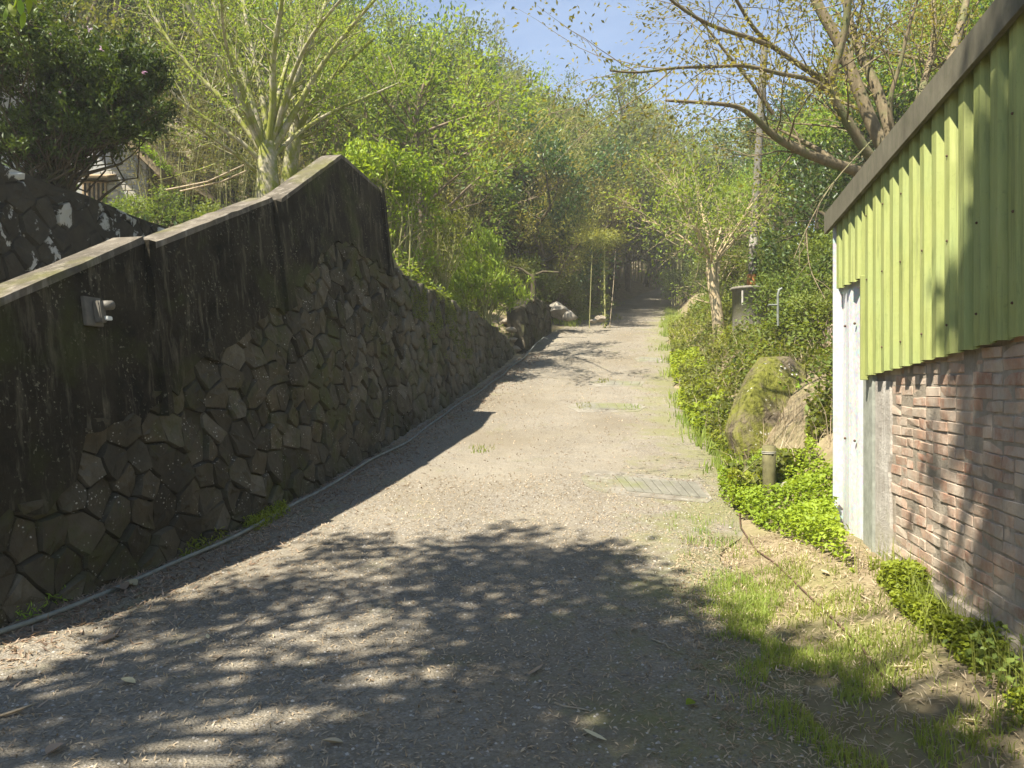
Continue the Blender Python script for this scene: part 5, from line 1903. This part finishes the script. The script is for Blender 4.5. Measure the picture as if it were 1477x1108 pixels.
# weeds by the pipe
for k, (poly, n, lab) in enumerate((
        ([(338, 760), (400, 728), (420, 742), (370, 770)], 900, 'green weed tuft over the conduit pipe'),
        ([(10, 892), (120, 838), (140, 850), (30, 905)], 350, 'thin weeds beside the conduit pipe below the parapet'),
        ([(250, 800), (320, 775), (330, 785), (265, 812)], 160, 'sparse weeds at the pipe by the lowest stones'))):
    xy = poly_scatter(poly, n)
    C = np.stack([xy[:, 0], xy[:, 1], G(xy[:, 0], xy[:, 1]) + rng.uniform(.01, .11, n)], 1)
    ax = rng.normal(0, .6, (n, 3)); ax[:, 2] += .6
    tag(put('pipe_weeds', leaf_mesh('pipe_weeds', C, .06, .014, M['leaf_weed'], ax)), lab, 'weeds', kind='stuff')


def patchy(xy, s, thr, seed):
    xy = xy + rng.normal(0, .10, xy.shape)
    return xy[field_noise(xy[:, 0], xy[:, 1], s, seed) > thr]


xy = patchy(poly_scatter([(1040, 830), (1090, 840), (1200, 920), (1300, 990), (1380, 1108), (1180, 1108), (1100, 1000), (1040, 910)], 9500), 3.4, .02, 31)
grass('verge_grass', 'patchy green grass along the near right edge of the lane', xy, .075, .6, .0026)
xy = patchy(poly_scatter([(968, 745), (1050, 760), (1075, 810), (1030, 825), (985, 790)], 900), 4.0, .06, 33)
grass('verge_grass', 'small grass patch between the drain cover and the rusty cable', xy, .08, .6, .0028)
xy = patchy(poly_scatter([(1060, 780), (1230, 840), (1477, 1020), (1477, 1108), (1300, 1060), (1150, 900)], 5000), 3.2, .0, 35)
grass('verge_grass', 'sparse grass on the dry strip beside the brick wall weeds', xy, .06, .6, .003)
for poly, n, lab in (([(830, 584), (850, 582), (855, 590), (835, 592)], 130, 'grass tuft on the mossy middle drain cover'), ([(900, 585), (925, 586), (925, 592), (900, 592)], 100, 'grass tuft at the right end of the mossy middle drain cover'),
                     ([(862, 548), (878, 548), (878, 554), (862, 554)], 120, 'grass tuft beside the narrow uphill drain cover'), ([(675, 645), (715, 645), (710, 655), (680, 656)], 90, 'faint grass tuft in the sunny middle of the lane'),
                     ([(935, 500), (955, 500), (955, 508), (935, 508)], 100, 'grass tuft by the small far drain cover'), ([(835, 462), (890, 455), (900, 462), (850, 470)], 260, 'grass along the foot of the brush pile')):
    grass('grass_tuft', lab, poly_scatter(poly, n), .06 if n < 200 else .16)
y = rng.uniform(9, 40, 9000); v = rng.uniform(-.25, .35, 9000)
xy = patchy(np.stack([XR(y) + v, y], 1), 1.2, -.05, 37)
grass('bank_grass', 'grass fringing the lane where the vine bank begins', xy, .17, wd=.009)
y = rng.uniform(25, 45, 4000); w_ = rng.uniform(-.3, .8, 4000)
xy = patchy(np.stack([XL(y) - w_, y], 1), 1.0, -.05, 39)
grass('bank_grass', 'grass fringing the far left edge of the lane', xy, .2, wd=.012)


def litter(name, label, xy, L, Wd, mat, lift=.012):
    C = np.stack([xy[:, 0], xy[:, 1], G(xy[:, 0], xy[:, 1]) + lift + rng.uniform(0, .008, len(xy))], 1)
    ax = rng.normal(0, 1, (len(xy), 3)); ax[:, 2] *= .08
    return tag(put(name, leaf_mesh(name, C, L, Wd, mat, ax, 6.0)), label, 'leaf litter', kind='stuff')


# along the left wall
n = 6500
y = 2.2 + 18 * rng.uniform(0, 1, n) ** 1.4; w_ = np.abs(rng.normal(0, .34, n))
xy = np.stack([XL(y) + .03 + w_, y], 1)
litter('wall_litter', 'dry bamboo leaves gathered along the foot of the rubble wall', xy, .09, .012, M['leaf_dry'])
n = 15000
y = 1.8 + 7.2 * rng.uniform(0, 1, n) ** 1.2; u = rng.uniform(0, 1, n)
xy = np.stack([XL(y) + (XR(y) - XL(y)) * u, y], 1)
litter('lane_litter', 'small dry leaf scraps strewn over the near lane', xy, .036, .009, M['leaf_dry'])
n = 4500
y = rng.uniform(8, 34, n); u = rng.uniform(0, 1, n)
xy = np.stack([XL(y) + (XR(y) - XL(y)) * u, y], 1)
litter('lane_litter', 'dry leaf scraps strewn over the uphill lane', xy, .045, .016, M['leaf_dry'])
n = 7000
y = rng.uniform(2.2, 6.6, n); v = rng.uniform(-.5, 1.2, n)
xy = np.stack([XR(y) + v, y], 1)
xy = xy[xy[:, 0] < SA + .17 * xy[:, 1] - .05]
litter('verge_litter', 'straw and dry leaves on the strip beside the brick wall', xy, .055, .007, M['leaf_dry'])


# pebbles in the worn surface
def pebbles(name, label, xy, r, mat):
    n = len(xy)
    c = np.stack([xy[:, 0], xy[:, 1], G(xy[:, 0], xy[:, 1]) + .008], 1)
    o8 = np.array([[1, 0, 0], [-1, 0, 0], [0, 1, 0], [0, -1, 0], [0, 0, .7], [0, 0, -.7]], float)
    rr_ = r * rng.uniform(.4, 1.3, (n, 1, 1)) * rng.uniform(.7, 1.3, (n, 6, 1))
    a = rng.uniform(0, 6.28, n); ca, sa = np.cos(a), np.sin(a)
    q = np.stack([o8[None, :, 0] * ca[:, None] - o8[None, :, 1] * sa[:, None], o8[None, :, 0] * sa[:, None] + o8[None, :, 1] * ca[:, None], np.repeat(o8[None, :, 2], n, 0)], -1)
    V = (c[:, None, :] + q * rr_).reshape(-1, 3)
    T = np.array([[0, 2, 4], [2, 1, 4], [1, 3, 4], [3, 0, 4]])
    Tn = (np.arange(n)[:, None, None] * 6 + T[None]).reshape(-1, 3)
    return tag(put(name, mesh_np(name, V, [Tn], mat)), label, 'gravel', kind='stuff')


def m_pebble():
    b = NB('pebble')
    g = b.n('NewGeometry')
    c = b.ramp(g.outputs['Random Per Island'], [(0, (.09, .085, .075)), (.5, (.22, .20, .17)), (1, (.42, .39, .34))])
    return b.finish(c, .9)


n = 9000
y = 1.8 + rng.uniform(0, 1, n) ** 1.3 * 7; u = rng.uniform(0, 1, n)
pebbles('lane_gravel', 'fine loose gravel on the worn surface of the near lane', np.stack([XL(y) + (XR(y) - XL(y)) * u, y], 1), .0085, m_pebble())

# individually visible fallen leaves and sticks
def fallen_leaf(px, py, L, Wd, mat, label, name='fallen_leaf', curl=.25):
    p = gp(px, py, .015); a = random.uniform(0, 6.28)
    n = 6; verts = []; faces = []
    for k in range(n + 1):
        t = k / n; wv = Wd * math.sin(math.pi * min(1, t * .97 + .02)) ** .8 + .0008
        x = (t - .5) * L; zc_ = curl * L * (t - .5) ** 2 + .004
        for s, zz in ((-1, .35 * wv), (0, 0), (1, .35 * wv)):
            verts.append((x, s * wv * .5, zc_ + zz))
    for k in range(n):
        for s in range(2): faces.append((k * 3 + s, (k + 1) * 3 + s, (k + 1) * 3 + s + 1, k * 3 + s + 1))
    o = pyd(name, verts, faces, mat, None, True, p); o.rotation_euler = (random.uniform(-.2, .2), random.uniform(-.2, .2), a)
    return tag(o, label, 'leaf', 'fallen leaves on the near lane')


for px, py, L, Wd, lab in ((772, 975, .15, .022, 'long dry bamboo sheath lying in dappled shade on the lane'), (857, 1070, .12, .022, 'pale curled leaf lying below the green leaf on the lane'),
                           (155, 928, .13, .045, 'curled brown leaf on the left side of the lane'), (312, 956, .09, .03, 'curled brown leaf in a sun fleck'),
                           (185, 990, .09, .04, 'flat brown leaf in the brightest sun fleck'), (20, 1035, .2, .03, 'long pale leaf at the left lane edge'),
                           (80, 1090, .10, .06, 'torn pale leaf near the bottom left of the lane'), (175, 855, .16, .11, 'large withered leaf lying against the conduit pipe'),
                           (188, 848, .14, .09, 'large withered leaf lying against the conduit pipe'), (300, 925, .07, .02, 'small leaf scrap in a sun fleck'),
                           (480, 1080, .09, .04, 'reddish brown leaf on the shaded lane'), (560, 760, .10, .02, 'thin dry leaf near the shadow edge of the wall'),
                           (1190, 830, .1, .03, 'dry leaf on the straw strip by the shed door'), (1300, 970, .1, .02, 'bent straw leaf beside the wall weeds'),
                           (1400, 1050, .09, .03, 'dry leaf under the wall weeds'), (1050, 815, .11, .025, 'pale dry leaf at the lower end of the small grass patch')):
    fallen_leaf(px, py, L, Wd, M['leaf_dry'], lab)
fallen_leaf(996, 1023, .06, .045, M['leaf_weed'], 'fresh green leaf lying on the shaded lane', curl=.1)
for k, (a, b, lab) in enumerate((((940, 925), (975, 945), 'thin stick in the shade left of the verge grass'), ((1085, 985), (1130, 1005), 'pale straight stick at the edge of the verge grass'),
                                 ((1290, 965), (1305, 985), 'bent twig on the straw strip'), ((800, 1020), (850, 1030), 'dry twig on the shaded lane below the long sheath'),
                                 ((430, 800), (480, 785), 'dry twig near the conduit pipe'), ((1240, 860), (1270, 880), 'short twig near the door sill'), ((1180, 1075), (1260, 1085), 'long dry twig in the dark verge corner'))):
    tb = Tubes(); pa, pb_ = gp(*a, .012), gp(*b, .016); tb.add(curve_pts(pa, pb_, 5, .02, .03), .006, .003, 5)
    tag(put('twig', tb.mesh('twig', M['stick'])), lab, 'twig', 'fallen twigs on the lane')

# ------------------------------------------------------------------ haze
dg = bpy.context.evaluated_depsgraph_get()
lo = Vector((1e9,) * 3); hi = Vector((-1e9,) * 3)
for o in scene.objects:
    if o.type == 'MESH':
        for c in o.bound_box:
            p = o.evaluated_get(dg).matrix_world @ Vector(c)
            for k in range(3): lo[k] = min(lo[k], p[k]); hi[k] = max(hi[k], p[k])
lo -= Vector((2, 2, 1)); hi += Vector((2, 2, 1))
bm = bmesh.new(); c_ = (lo + hi) / 2; box_bm(bm, c_.x, c_.y, c_.z, hi.x - lo.x, hi.y - lo.y, hi.z - lo.z)
hm = bpy.data.materials.new('haze'); hm.use_nodes = True
for n_ in list(hm.node_tree.nodes): hm.node_tree.nodes.remove(n_)
ho = hm.node_tree.nodes.new('ShaderNodeOutputMaterial'); hv = hm.node_tree.nodes.new('ShaderNodeVolumePrincipled')
hv.inputs['Density'].default_value = 0.0017
hv.inputs['Color'].default_value = (0.96, 0.95, 0.86, 1)
hv.inputs['Anisotropy'].default_value = 0.0
hm.node_tree.links.new(hv.outputs['Volume'], ho.inputs['Volume'])
tag(bm_obj('haze', bm, hm), 'thin sunny haze filling the valley air', 'haze', kind='stuff')
